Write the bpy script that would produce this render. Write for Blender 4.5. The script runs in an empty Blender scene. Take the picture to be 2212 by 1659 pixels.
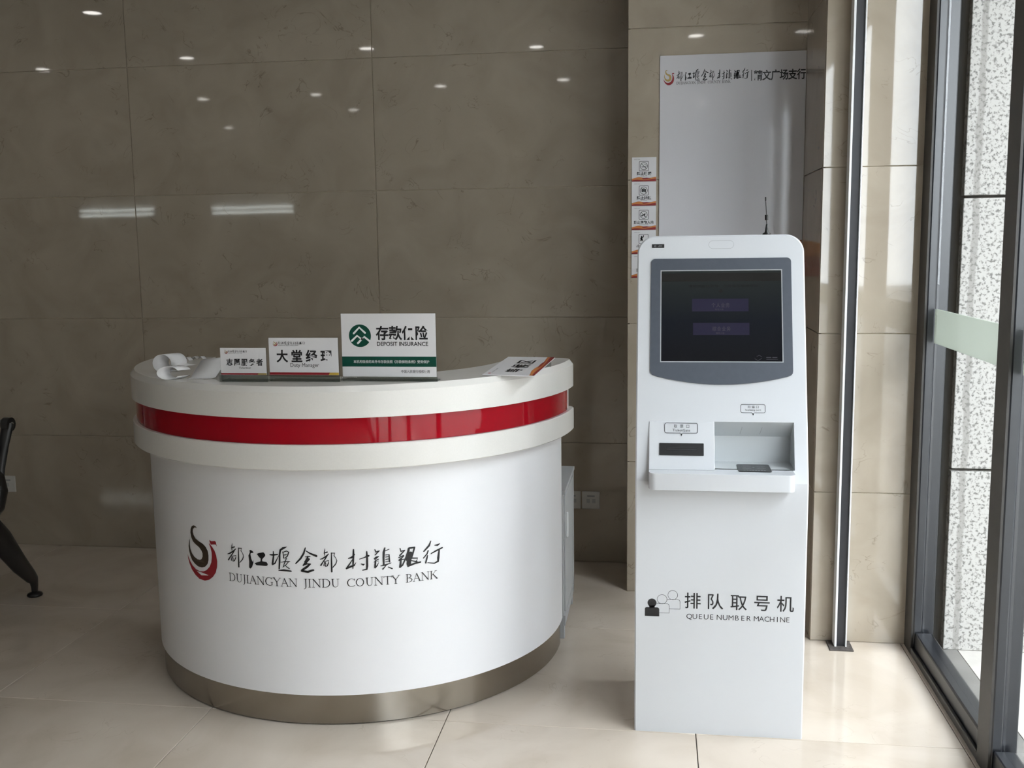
import bpy, bmesh, math, random
from mathutils import Vector, Matrix, geometry

# ------------------------------------------------------------------ scene, camera, light
SC = bpy.context.scene
COL = SC.collection
random.seed(7)

cam_data = bpy.data.cameras.new('camera')
cam = bpy.data.objects.new('camera', cam_data)
COL.objects.link(cam)
SC.camera = cam
CAM_H = 1.53
pitch, roll, yaw = 0.1351, -0.0128, -0.142
_cp, _sp, _c, _s = math.cos(pitch), math.sin(pitch), math.cos(yaw), math.sin(yaw)
_F = Vector((_s * _cp, _c * _cp, -_sp))
_R0 = Vector((_c, -_s, 0))
_U0 = _R0.cross(_F)
_cr, _sr = math.cos(roll), math.sin(roll)
_R = _R0 * _cr + _U0 * _sr
_U = _U0 * _cr - _R0 * _sr
cam.matrix_world = Matrix(((_R.x, _U.x, -_F.x, 0), (_R.y, _U.y, -_F.y, 0), (_R.z, _U.z, -_F.z, CAM_H), (0, 0, 0, 1)))
cam_data.sensor_width = 36.0
cam_data.lens = 36.0 * 2200 / 2212
cam_data.clip_start = 0.02
cam_data.clip_end = 300

world = bpy.data.worlds.new('overcast_sky')
SC.world = world
world.use_nodes = True
_bg = world.node_tree.nodes['Background']
_bg.inputs[0].default_value = (0.87, 0.935, 1.0, 1)
_bg.inputs[1].default_value = 16.5

SC.view_settings.view_transform = 'Standard'
SC.view_settings.look = 'None'
SC.view_settings.gamma = 1.0
SC.view_settings.exposure = 0.0
SC.view_settings.use_curve_mapping = False
SC.cycles.use_denoising = True
SC.cycles.max_bounces = 8
SC.cycles.diffuse_bounces = 4
SC.cycles.glossy_bounces = 4
SC.cycles.transparent_max_bounces = 12
SC.cycles.caustics_reflective = False
SC.cycles.caustics_refractive = False
SC.cycles.sample_clamp_indirect = 6.0

ROOM_X0, ROOM_X1, ROOM_Y0, ROOM_Y1, ROOM_H = -9.0, 0.945, -4.0, 4.8, 2.9

# ------------------------------------------------------------------ materials
MATS = {}


def _new(name):
    m = bpy.data.materials.new(name)
    m.use_nodes = True
    nt = m.node_tree
    return m, nt, nt.nodes['Principled BSDF']


def srgb(r, g, b):
    f = lambda c: (c / 255 / 12.92) if c / 255 <= 0.04045 else ((c / 255 + 0.055) / 1.055) ** 2.4
    return (f(r), f(g), f(b))


def plain(name, col, rough=0.5, metal=0.0, spec=0.5, coat=0.0, noise=0.0, nscale=40.0, bump=0.0, bscale=60.0, emit=None, estr=0.0):
    """A procedural material: flat colour broken up by a noise, optional fine relief."""
    m, nt, b = _new(name)
    b.inputs['Roughness'].default_value = rough
    b.inputs['Metallic'].default_value = metal
    b.inputs['Specular IOR Level'].default_value = spec
    b.inputs['Coat Weight'].default_value = coat
    b.inputs['Coat Roughness'].default_value = 0.05
    b.inputs['Base Color'].default_value = (*col, 1)
    tc = nt.nodes.new('ShaderNodeTexCoord')
    if noise > 0:
        n = nt.nodes.new('ShaderNodeTexNoise')
        n.inputs['Scale'].default_value = nscale
        n.inputs['Detail'].default_value = 4
        nt.links.new(tc.outputs['Object'], n.inputs['Vector'])
        r = nt.nodes.new('ShaderNodeValToRGB')
        r.color_ramp.elements[0].position = 0.3
        r.color_ramp.elements[1].position = 0.7
        r.color_ramp.elements[0].color = (*[c * (1 - noise) for c in col], 1)
        r.color_ramp.elements[1].color = (*[min(1, c * (1 + noise)) for c in col], 1)
        nt.links.new(n.outputs['Fac'], r.inputs['Fac'])
        nt.links.new(r.outputs['Color'], b.inputs['Base Color'])
    if bump > 0:
        n2 = nt.nodes.new('ShaderNodeTexNoise')
        n2.inputs['Scale'].default_value = bscale
        n2.inputs['Detail'].default_value = 3
        nt.links.new(tc.outputs['Object'], n2.inputs['Vector'])
        bp = nt.nodes.new('ShaderNodeBump')
        bp.inputs['Strength'].default_value = bump
        bp.inputs['Distance'].default_value = 0.002
        nt.links.new(n2.outputs['Fac'], bp.inputs['Height'])
        nt.links.new(bp.outputs['Normal'], b.inputs['Normal'])
    if emit:
        b.inputs['Emission Color'].default_value = (*emit, 1)
        b.inputs['Emission Strength'].default_value = estr
    MATS[name] = m
    return m


def marble(name, base, light, dark, vein, rough=0.05, scale=2.2, wave=0.25, veinamt=0.6, spec=0.5, wscale=3.0):
    """Polished beige marble tile; every tile gets its own piece of the pattern."""
    m, nt, b = _new(name)
    N = nt.nodes.new
    L = nt.links.new
    geo = N('ShaderNodeNewGeometry')
    info = N('ShaderNodeObjectInfo')
    mul = N('ShaderNodeVectorMath'); mul.operation = 'SCALE'
    comb = N('ShaderNodeCombineXYZ')
    for i in range(3):
        L(info.outputs['Random'], comb.inputs[i])
    L(comb.outputs[0], mul.inputs[0]); mul.inputs['Scale'].default_value = 37.0
    add = N('ShaderNodeVectorMath'); add.operation = 'ADD'
    L(geo.outputs['Position'], add.inputs[0]); L(mul.outputs[0], add.inputs[1])
    n1 = N('ShaderNodeTexNoise'); n1.inputs['Scale'].default_value = scale; n1.inputs['Detail'].default_value = 7
    n1.inputs['Distortion'].default_value = 1.2
    L(add.outputs[0], n1.inputs['Vector'])
    r1 = N('ShaderNodeValToRGB')
    e = r1.color_ramp.elements
    e[0].position, e[0].color = 0.30, (*dark, 1)
    e[1].position, e[1].color = 0.72, (*light, 1)
    k = e.new(0.5); k.color = (*base, 1)
    L(n1.outputs['Fac'], r1.inputs['Fac'])
    # thin cracks: narrow band of a distorted noise, masked so that they break off
    n2 = N('ShaderNodeTexNoise'); n2.inputs['Scale'].default_value = scale * 1.5; n2.inputs['Detail'].default_value = 3
    n2.inputs['Distortion'].default_value = 2.2
    L(add.outputs[0], n2.inputs['Vector'])
    sub = N('ShaderNodeMath'); sub.operation = 'SUBTRACT'; sub.inputs[1].default_value = 0.5
    L(n2.outputs['Fac'], sub.inputs[0])
    ab = N('ShaderNodeMath'); ab.operation = 'ABSOLUTE'; L(sub.outputs[0], ab.inputs[0])
    mr = N('ShaderNodeMapRange'); mr.inputs['From Min'].default_value = 0.0; mr.inputs['From Max'].default_value = 0.010
    mr.inputs['To Min'].default_value = 1.0; mr.inputs['To Max'].default_value = 0.0
    L(ab.outputs[0], mr.inputs['Value'])
    n3 = N('ShaderNodeTexNoise'); n3.inputs['Scale'].default_value = scale * 2.4
    L(add.outputs[0], n3.inputs['Vector'])
    mk = N('ShaderNodeMapRange'); mk.inputs['From Min'].default_value = 0.54; mk.inputs['From Max'].default_value = 0.64
    L(n3.outputs['Fac'], mk.inputs['Value'])
    mm = N('ShaderNodeMath'); mm.operation = 'MULTIPLY'; L(mr.outputs[0], mm.inputs[0]); L(mk.outputs[0], mm.inputs[1])
    m3 = N('ShaderNodeMath'); m3.operation = 'MULTIPLY'; L(mm.outputs[0], m3.inputs[0]); m3.inputs[1].default_value = veinamt
    mix = N('ShaderNodeMix'); mix.data_type = 'RGBA'
    L(m3.outputs[0], mix.inputs[0]); L(r1.outputs['Color'], mix.inputs[6]); mix.inputs[7].default_value = (*vein, 1)
    L(mix.outputs[2], b.inputs['Base Color'])
    b.inputs['Roughness'].default_value = rough
    b.inputs['Specular IOR Level'].default_value = spec
    # the slight waviness of the polish
    n4 = N('ShaderNodeTexNoise'); n4.inputs['Scale'].default_value = wscale; n4.inputs['Detail'].default_value = 1.5
    L(add.outputs[0], n4.inputs['Vector'])
    bp = N('ShaderNodeBump'); bp.inputs['Strength'].default_value = wave; bp.inputs['Distance'].default_value = 0.002
    L(n4.outputs['Fac'], bp.inputs['Height']); L(bp.outputs['Normal'], b.inputs['Normal'])
    MATS[name] = m
    return m


def granite(name):
    m, nt, b = _new(name)
    N = nt.nodes.new; L = nt.links.new
    geo = N('ShaderNodeNewGeometry')
    v = N('ShaderNodeTexNoise'); v.inputs['Scale'].default_value = 85; v.inputs['Detail'].default_value = 2; v.inputs['Roughness'].default_value = 0.6
    L(geo.outputs['Position'], v.inputs['Vector'])
    r = N('ShaderNodeValToRGB'); e = r.color_ramp.elements
    e[0].position, e[0].color = 0.36, (0.12, 0.118, 0.113, 1)
    e[1].position, e[1].color = 0.50, (0.37, 0.36, 0.34, 1)
    k = e.new(0.43); k.color = (0.25, 0.242, 0.23, 1)
    L(v.outputs['Fac'], r.inputs['Fac'])
    # a run of dirt down the slab near its left edge, with its own ragged outline
    sep = N('ShaderNodeSeparateXYZ'); L(geo.outputs['Position'], sep.inputs[0])
    nz = N('ShaderNodeTexNoise'); nz.inputs['Scale'].default_value = 9; nz.inputs['Detail'].default_value = 5
    L(geo.outputs['Position'], nz.inputs['Vector'])
    w = N('ShaderNodeMath'); w.operation = 'MULTIPLY_ADD'; L(nz.outputs['Fac'], w.inputs[0]); w.inputs[1].default_value = 0.03; L(sep.outputs['X'], w.inputs[2])
    d = N('ShaderNodeMath'); d.operation = 'SUBTRACT'; L(w.outputs[0], d.inputs[0]); d.inputs[1].default_value = 1.135
    a = N('ShaderNodeMath'); a.operation = 'ABSOLUTE'; L(d.outputs[0], a.inputs[0])
    mr = N('ShaderNodeMapRange'); mr.inputs['From Min'].default_value = 0.008; mr.inputs['From Max'].default_value = 0.014
    mr.inputs['To Min'].default_value = 0.55; mr.inputs['To Max'].default_value = 0.0
    L(a.outputs[0], mr.inputs['Value'])
    mix = N('ShaderNodeMix'); mix.data_type = 'RGBA'; L(mr.outputs[0], mix.inputs[0]); L(r.outputs['Color'], mix.inputs[6]); mix.inputs[7].default_value = (0.15, 0.143, 0.132, 1)
    L(mix.outputs[2], b.inputs['Base Color'])
    b.inputs['Roughness'].default_value = 0.75
    MATS[name] = m
    return m


def clear(name, tint, refl=0.10, rough=0.0):
    """Thin clear sheet: light passes straight through, a little is mirrored."""
    m = bpy.data.materials.new(name); m.use_nodes = True
    nt = m.node_tree; nt.nodes.clear()
    o = nt.nodes.new('ShaderNodeOutputMaterial')
    t = nt.nodes.new('ShaderNodeBsdfTransparent'); t.inputs[0].default_value = (*tint, 1)
    g = nt.nodes.new('ShaderNodeBsdfGlossy'); g.inputs['Roughness'].default_value = rough
    lw = nt.nodes.new('ShaderNodeLayerWeight'); lw.inputs[0].default_value = 0.5
    pw = nt.nodes.new('ShaderNodeMath'); pw.operation = 'POWER'; pw.inputs[1].default_value = 5.0
    mp = nt.nodes.new('ShaderNodeMath'); mp.operation = 'MULTIPLY_ADD'; mp.inputs[1].default_value = 0.16; mp.inputs[2].default_value = refl * 0.3
    nt.links.new(lw.outputs['Facing'], pw.inputs[0]); nt.links.new(pw.outputs[0], mp.inputs[0])
    mx = nt.nodes.new('ShaderNodeMixShader')
    nt.links.new(mp.outputs[0], mx.inputs[0])
    nt.links.new(t.outputs[0], mx.inputs[1]); nt.links.new(g.outputs[0], mx.inputs[2]); nt.links.new(mx.outputs[0], o.inputs[0])
    MATS[name] = m
    return m


def frosted(name, col, through=0.35):
    m = bpy.data.materials.new(name); m.use_nodes = True
    nt = m.node_tree; nt.nodes.clear()
    o = nt.nodes.new('ShaderNodeOutputMaterial')
    t = nt.nodes.new('ShaderNodeBsdfTranslucent'); t.inputs[0].default_value = (*col, 1)
    d = nt.nodes.new('ShaderNodeBsdfDiffuse'); d.inputs[0].default_value = (*col, 1)
    tr = nt.nodes.new('ShaderNodeBsdfTransparent')
    a = nt.nodes.new('ShaderNodeMixShader'); a.inputs[0].default_value = 0.45
    b = nt.nodes.new('ShaderNodeMixShader'); b.inputs[0].default_value = through
    nt.links.new(t.outputs[0], a.inputs[1]); nt.links.new(d.outputs[0], a.inputs[2])
    nt.links.new(a.outputs[0], b.inputs[1]); nt.links.new(tr.outputs[0], b.inputs[2]); nt.links.new(b.outputs[0], o.inputs[0])
    MATS[name] = m
    return m


def screen_mat(name):
    """What the dim display shows: a picture fading from grey green at its top to near black navy."""
    m, nt, b = _new(name)
    N = nt.nodes.new; L = nt.links.new
    tc = N('ShaderNodeTexCoord'); sep = N('ShaderNodeSeparateXYZ'); L(tc.outputs['Generated'], sep.inputs[0])
    r = N('ShaderNodeValToRGB'); e = r.color_ramp.elements
    e[0].position, e[0].color = 0.0, (0.004, 0.004, 0.006, 1)
    e[1].position, e[1].color = 0.95, (0.026, 0.034, 0.031, 1)
    k = e.new(0.45); k.color = (0.006, 0.009, 0.015, 1)
    L(sep.outputs['Z'], r.inputs['Fac'])
    b.inputs['Base Color'].default_value = (0.004, 0.004, 0.005, 1)
    b.inputs['Roughness'].default_value = 0.12
    b.inputs['Specular IOR Level'].default_value = 0.2
    L(r.outputs['Color'], b.inputs['Emission Color']); b.inputs['Emission Strength'].default_value = 0.6
    MATS[name] = m
    return m


marble('wall_marble', (0.40, 0.345, 0.275), (0.435, 0.378, 0.305), (0.365, 0.31, 0.245), (0.16, 0.13, 0.10), rough=0.035, scale=3.4, wave=0.10, spec=0.5, wscale=3.5)
marble('floor_marble', (0.585, 0.51, 0.43), (0.63, 0.555, 0.475), (0.525, 0.45, 0.37), (0.36, 0.29, 0.22), rough=0.07, scale=2.6, wave=0.06, veinamt=0.3, spec=0.5, wscale=2.0)
granite('granite')
plain('wall_grout', (0.62, 0.55, 0.42), 0.8, noise=0.1)
plain('floor_grout', (0.10, 0.085, 0.075), 0.85, noise=0.15)
plain('paint_white', (0.24, 0.23, 0.215), 0.8, noise=0.03, nscale=3)
plain('ceiling_white', (0.42, 0.41, 0.40), 0.9, noise=0.02, nscale=3)
plain('render_grey', (0.035, 0.034, 0.031), 0.95, spec=0.05, noise=0.08, nscale=12, bump=0.2, bscale=120)
plain('threshold_stone', (0.16, 0.155, 0.145), 0.55, noise=0.14, nscale=9)
plain('paving', (0.42, 0.40, 0.37), 0.7, noise=0.08, nscale=14)
plain('street', (0.22, 0.22, 0.215), 0.9, noise=0.12, nscale=3)
plain('frame_black', (0.012, 0.013, 0.016), 0.28, spec=0.6, noise=0.1)
plain('frame_brown', (0.030, 0.027, 0.024), 0.45, spec=0.4, noise=0.1)
plain('aluminium', (0.72, 0.73, 0.74), 0.28, metal=1.0, noise=0.05)
plain('alu_light', (0.78, 0.79, 0.80), 0.4, noise=0.03)
plain('groove_dark', (0.02, 0.02, 0.024), 0.4, noise=0.1)
plain('rusty', (0.07, 0.06, 0.055), 0.8, noise=0.4, nscale=60)
plain('desk_white', (0.83, 0.83, 0.855), 0.32, spec=0.4, noise=0.008, nscale=4)
plain('solid_surface', (0.76, 0.745, 0.715), 0.16, spec=0.5, noise=0.015, nscale=220)
plain('red_acrylic', (0.33, 0.004, 0.012), 0.05, spec=0.35, coat=0.0, noise=0.03, nscale=2)
plain('brushed_steel', (0.34, 0.31, 0.27), 0.20, metal=1.0, noise=0.04, nscale=6)
plain('gap_black', (0.006, 0.006, 0.006), 0.9, noise=0.1)
plain('ink_black', (0.008, 0.008, 0.010), 0.45, noise=0.05)
plain('ink_brown', (0.050, 0.034, 0.020), 0.4, noise=0.05)
plain('ink_gold', (0.42, 0.29, 0.085), 0.4, noise=0.05)
plain('ink_red', (0.28, 0.010, 0.018), 0.4, noise=0.05)
plain('ink_wave_red', (0.24, 0.012, 0.014), 0.4, noise=0.06)
plain('ink_wave_orange', (0.55, 0.19, 0.045), 0.4, noise=0.08)
plain('ink_green', (0.0, 0.058, 0.038), 0.35, noise=0.03)
plain('ink_white', (0.80, 0.80, 0.82), 0.5, noise=0.02)
plain('ink_grey', (0.30, 0.30, 0.32), 0.5, noise=0.03)
plain('ink_yellow', (0.60, 0.40, 0.06), 0.4, noise=0.04)
plain('card_white', (0.74, 0.735, 0.76), 0.14, spec=0.5, noise=0.008, nscale=6)
plain('poster_white', (0.66, 0.655, 0.69), 0.06, spec=0.5, noise=0.01, nscale=3)
plain('paper', (0.78, 0.78, 0.80), 0.7, noise=0.015, nscale=20)
plain('kiosk_white', (0.575, 0.59, 0.615), 0.20, spec=0.5, coat=0.3, noise=0.006, nscale=4)
plain('kiosk_inner', (0.56, 0.585, 0.60), 0.3, spec=0.5, noise=0.006, nscale=4)
plain('bezel_grey', (0.060, 0.070, 0.090), 0.42, spec=0.4, noise=0.05, nscale=60)
plain('bezel_lip', (0.36, 0.37, 0.39), 0.35, noise=0.03)
plain('plastic_black', (0.010, 0.010, 0.011), 0.35, noise=0.05)
plain('outline_grey', (0.33, 0.34, 0.36), 0.5, noise=0.03)
screen_mat('display')
plain('display_bar', (0.004, 0.004, 0.004), 0.12, emit=(0.008, 0.008, 0.0075), estr=0.6, noise=0.02)
plain('display_violet', (0.004, 0.004, 0.006), 0.12, emit=(0.011, 0.009, 0.036), estr=0.8, noise=0.02)
plain('display_text', (0.01, 0.01, 0.01), 0.2, emit=(0.06, 0.058, 0.075), estr=0.8, noise=0.02)
plain('display_dark_text', (0.002, 0.002, 0.002), 0.2, noise=0.02)
plain('socket_white', (0.62, 0.61, 0.59), 0.35, noise=0.02)
plain('cabinet_grey', (0.44, 0.45, 0.46), 0.5, noise=0.02)
plain('cast_black', (0.016, 0.016, 0.017), 0.32, spec=0.6, noise=0.1)
plain('bench_steel', (0.32, 0.33, 0.34), 0.35, metal=0.7, noise=0.06)
plain('lamp_glow', (0.9, 0.9, 0.9), 0.5, emit=(1.0, 0.97, 0.92), estr=22.0, noise=0.01)
plain('tube_glow', (0.9, 0.9, 0.9), 0.5, emit=(0.93, 1.0, 0.97), estr=12.0, noise=0.01)
clear('glass', (0.955, 0.96, 0.955), 0.10)
clear('acrylic', (0.80, 0.82, 0.81), 0.12)
frosted('frost_film', (0.52, 0.56, 0.50), 0.25)


# ------------------------------------------------------------------ mesh helpers
def base_of(o):
    p = Vector((0, 0, 0))
    while o is not None:
        p += o.location
        o = o.parent
    return p


def tag(o, label=None, cat=None, group=None, kind=None):
    if label: o['label'] = label
    if cat: o['category'] = cat
    if group: o['group'] = group
    if kind: o['kind'] = kind
    return o


def thing(name, loc, label, cat, group=None):
    o = bpy.data.objects.new(name, None)
    o.empty_display_size = 0.05
    COL.objects.link(o)
    o.location = loc
    return tag(o, label, cat, group)


class MB:
    """Collects world-space geometry; build() links it as ONE mesh object below its parent."""

    def __init__(s):
        s.v, s.f, s.sm = [], [], []

    def add(s, verts, faces, smooth=False):
        k = len(s.v)
        s.v += [Vector(p) for p in verts]
        s.f += [tuple(i + k for i in f) for f in faces]
        s.sm += [smooth] * len(faces)
        return s

    def box(s, x0, x1, y0, y1, z0, z1, bev=0.0):
        if bev <= 0:
            p = [(x, y, z) for z in (z0, z1) for y in (y0, y1) for x in (x0, x1)]
            return s.add(p, [(0, 2, 3, 1), (4, 5, 7, 6), (0, 1, 5, 4), (2, 6, 7, 3), (0, 4, 6, 2), (1, 3, 7, 5)])
        bm = bmesh.new()
        bmesh.ops.create_cube(bm, size=1)
        for q in bm.verts:
            q.co = Vector(((x0 + x1) / 2 + q.co.x * (x1 - x0), (y0 + y1) / 2 + q.co.y * (y1 - y0), (z0 + z1) / 2 + q.co.z * (z1 - z0)))
        bmesh.ops.bevel(bm, geom=list(bm.edges), offset=bev, segments=2, affect='EDGES', profile=0.5)
        bm.verts.index_update()
        s.add([q.co.copy() for q in bm.verts], [[q.index for q in f.verts] for f in bm.faces], False)
        bm.free()
        return s

    def prism(s, loop, m0, m1, smooth=False, holes=()):
        """loop of 2D points (plus holes) mapped by m0 (front) and m1 (back) into space."""
        loops = [list(loop)] + [list(h) for h in holes]
        tri = geometry.tessellate_polygon([[Vector((a, b, 0)) for a, b in l] for l in loops])
        flat = [p for l in loops for p in l]
        s.add([m0(*p) for p in flat], [tuple(t) for t in tri])
        if m1 is None:
            return s
        s.add([m1(*p) for p in flat], [tuple(reversed(t)) for t in tri])
        for l in loops:
            n = len(l)
            s.add([m0(*p) for p in l] + [m1(*p) for p in l], [(i, (i + 1) % n, n + (i + 1) % n, n + i) for i in range(n)], smooth)
        return s

    def tube(s, pts, rad, seg=12, caps=True, squash=1.0):
        pts = [Vector(p) for p in pts]
        rads = rad if isinstance(rad, (list, tuple)) else [rad] * len(pts)
        rings = []
        prev = None
        for i, p in enumerate(pts):
            t = (pts[min(i + 1, len(pts) - 1)] - pts[max(i - 1, 0)]).normalized()
            a = (Vector((0, 0, 1)) if abs(t.z) < 0.9 else Vector((1, 0, 0))) if prev is None else prev
            u = t.cross(a).normalized()
            w = u.cross(t).normalized()
            prev = w
            rings.append([p + (u * math.cos(2 * math.pi * k / seg) * squash + w * math.sin(2 * math.pi * k / seg)) * rads[i] for k in range(seg)])
        vs = [q for r in rings for q in r]
        fs = [(i * seg + k, i * seg + (k + 1) % seg, (i + 1) * seg + (k + 1) % seg, (i + 1) * seg + k) for i in range(len(pts) - 1) for k in range(seg)]
        s.add(vs, fs, True)
        if caps:
            s.add(rings[0], [tuple(range(seg))])
            s.add(rings[-1], [tuple(reversed(range(seg)))])
        return s

    def lathe(s, prof, c, seg=24):
        c = Vector(c)
        vs, fs = [], []
        n = len(prof)
        for k in range(seg):
            a = 2 * math.pi * k / seg
            vs += [c + Vector((r * math.cos(a), r * math.sin(a), z)) for r, z in prof]
        for k in range(seg):
            for i in range(n - 1):
                fs.append((k * n + i, ((k + 1) % seg) * n + i, ((k + 1) % seg) * n + i + 1, k * n + i + 1))
        return s.add(vs, fs, True)

    def build(s, name, mat, parent=None, label=None, cat=None, group=None, kind=None, recalc=True):
        me = bpy.data.meshes.new(name)
        off = base_of(parent) if parent is not None else Vector((0, 0, 0))
        me.from_pydata([tuple(p - off) for p in s.v], [], s.f)
        for i, p in enumerate(me.polygons):
            p.use_smooth = s.sm[i]
        me.update()
        if recalc:
            bm = bmesh.new(); bm.from_mesh(me)
            bmesh.ops.recalc_face_normals(bm, faces=bm.faces)
            bm.to_mesh(me); bm.free()
        me.materials.append(MATS[mat])
        o = bpy.data.objects.new(name, me)
        COL.objects.link(o)
        if parent is not None:
            o.parent = parent
        return tag(o, label, cat, group, kind)


def rrect(x0, x1, y0, y1, r, n=6, which=(1, 1, 1, 1)):
    """rounded rectangle, counter-clockwise; which = radii switch for (x0y0, x1y0, x1y1, x0y1)"""
    out = []
    for (cx, cy, a0), on in zip(((x0, y0, 180), (x1, y0, 270), (x1, y1, 0), (x0, y1, 90)), which):
        if not on:
            out.append((cx, cy)); continue
        ox = cx + (r if cx == x0 else -r)
        oy = cy + (r if cy == y0 else -r)
        for k in range(n + 1):
            a = math.radians(a0 + 90 * k / n)
            out.append((ox + r * math.cos(a), oy + r * math.sin(a)))
    return out


def circle(cx, cy, r, n=32):
    return [(cx + r * math.cos(2 * math.pi * k / n), cy + r * math.sin(2 * math.pi * k / n)) for k in range(n)]


def plane_map(origin, U, V, lift=0.0):
    o, U, V = Vector(origin), Vector(U), Vector(V)
    n = U.cross(V).normalized()
    return lambda u, v: o + U * u + V * v + n * lift


def wall_map(y, lift=0.0):
    """(x, z) on a plane facing the room's near side"""
    return lambda u, v: Vector((u, y - lift, v))


def ribbon(mb, pts, mp, cap=5):
    """brush stroke: polyline of (u, v, width) as a flat ribbon with round ends"""
    n = len(pts)
    L, Rr = [], []
    for i, (x, y, w) in enumerate(pts):
        a = Vector(pts[max(i - 1, 0)][:2]); b = Vector(pts[min(i + 1, n - 1)][:2])
        d = (b - a)
        d = d.normalized() if d.length > 1e-9 else Vector((1, 0))
        nn = Vector((-d.y, d.x)) * w / 2
        L.append((x + nn.x, y + nn.y)); Rr.append((x - nn.x, y - nn.y))
    vs = [mp(*p) for p in L] + [mp(*p) for p in Rr]
    fs = [(i, i + 1, n + i + 1, n + i) for i in range(n - 1)]
    mb.add(vs, fs)
    for (x, y, w), (ox, oy, _) in ((pts[0], pts[1]), (pts[-1], pts[-2])):
        d = (Vector((x, y)) - Vector((ox, oy))).normalized()
        a0 = math.atan2(d.y, d.x)
        arc = [(x + w / 2 * math.cos(a0 - math.pi / 2 + math.pi * k / cap), y + w / 2 * math.sin(a0 - math.pi / 2 + math.pi * k / cap)) for k in range(cap + 1)]
        mb.add([mp(*p) for p in arc], [tuple(range(cap + 1))])


def outline(mb, loop, w, mp, closed=True):
    """thin line of width w along a loop"""
    pts = [Vector(p) for p in loop]
    n = len(pts)
    ins, out = [], []
    for i, p in enumerate(pts):
        a = pts[(i - 1) % n] if closed or i else p
        b = pts[(i + 1) % n] if closed or i < n - 1 else p
        d = (b - a).normalized()
        nn = Vector((-d.y, d.x)) * w / 2
        ins.append(p + nn); out.append(p - nn)
    vs = [mp(*p) for p in ins] + [mp(*p) for p in out]
    mb.add(vs, [(i, (i + 1) % n, n + (i + 1) % n, n + i) for i in range(n if closed else n - 1)])


_TXT = {}


def glyphs(body, bold=0.0, shear=0.0):
    """outline mesh of a line of lettering at size 1 -> (verts, faces, x0, x1, y0, y1)"""
    key = (body, bold, shear)
    if key in _TXT:
        return _TXT[key]
    cu = bpy.data.curves.new('lettering', 'FONT')
    cu.body = body; cu.size = 1.0; cu.offset = bold; cu.shear = shear; cu.resolution_u = 3
    ob = bpy.data.objects.new('lettering', cu)
    COL.objects.link(ob)
    bpy.context.view_layer.update()
    me = bpy.data.meshes.new_from_object(ob.evaluated_get(bpy.context.evaluated_depsgraph_get()))
    vs = [(v.co.x, v.co.y) for v in me.vertices]
    fs = [tuple(p.vertices) for p in me.polygons]
    bpy.data.objects.remove(ob); bpy.data.curves.remove(cu); bpy.data.meshes.remove(me)
    xs = [a for a, b in vs]; ys = [b for a, b in vs]
    _TXT[key] = (vs, fs, min(xs), max(xs), min(ys), max(ys))
    return _TXT[key]


def write(mb, body, x0, x1, y0, y1, mp, bold=0.0, shear=0.0, spread=None):
    """fit a line of lettering into the box x0..x1, y0..y1 of a surface; spread puts each character in its own cell"""
    if spread:
        n = len(body)
        cw = spread
        for i, ch in enumerate(body):
            if ch == ' ':
                continue
            c0 = x0 + (x1 - x0 - cw) * i / (n - 1)
            vs, fs, a, b, c, d = glyphs(ch, bold, shear)
            k = min(cw / 0.96, (y1 - y0) / 0.94)
            kx, ky = cw / 0.96, (y1 - y0) / 0.94
            ox = 0.5 * (a + b)
            mb.add([mp(c0 + cw / 2 + (x - ox) * kx, y0 + (y + 0.09) * ky) for x, y in vs], fs)
        return
    vs, fs, a, b, c, d = glyphs(body, bold, shear)
    mb.add([mp(x0 + (x - a) / (b - a) * (x1 - x0), y0 + (y - c) / (d - c) * (y1 - y0)) for x, y in vs], fs)


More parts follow.
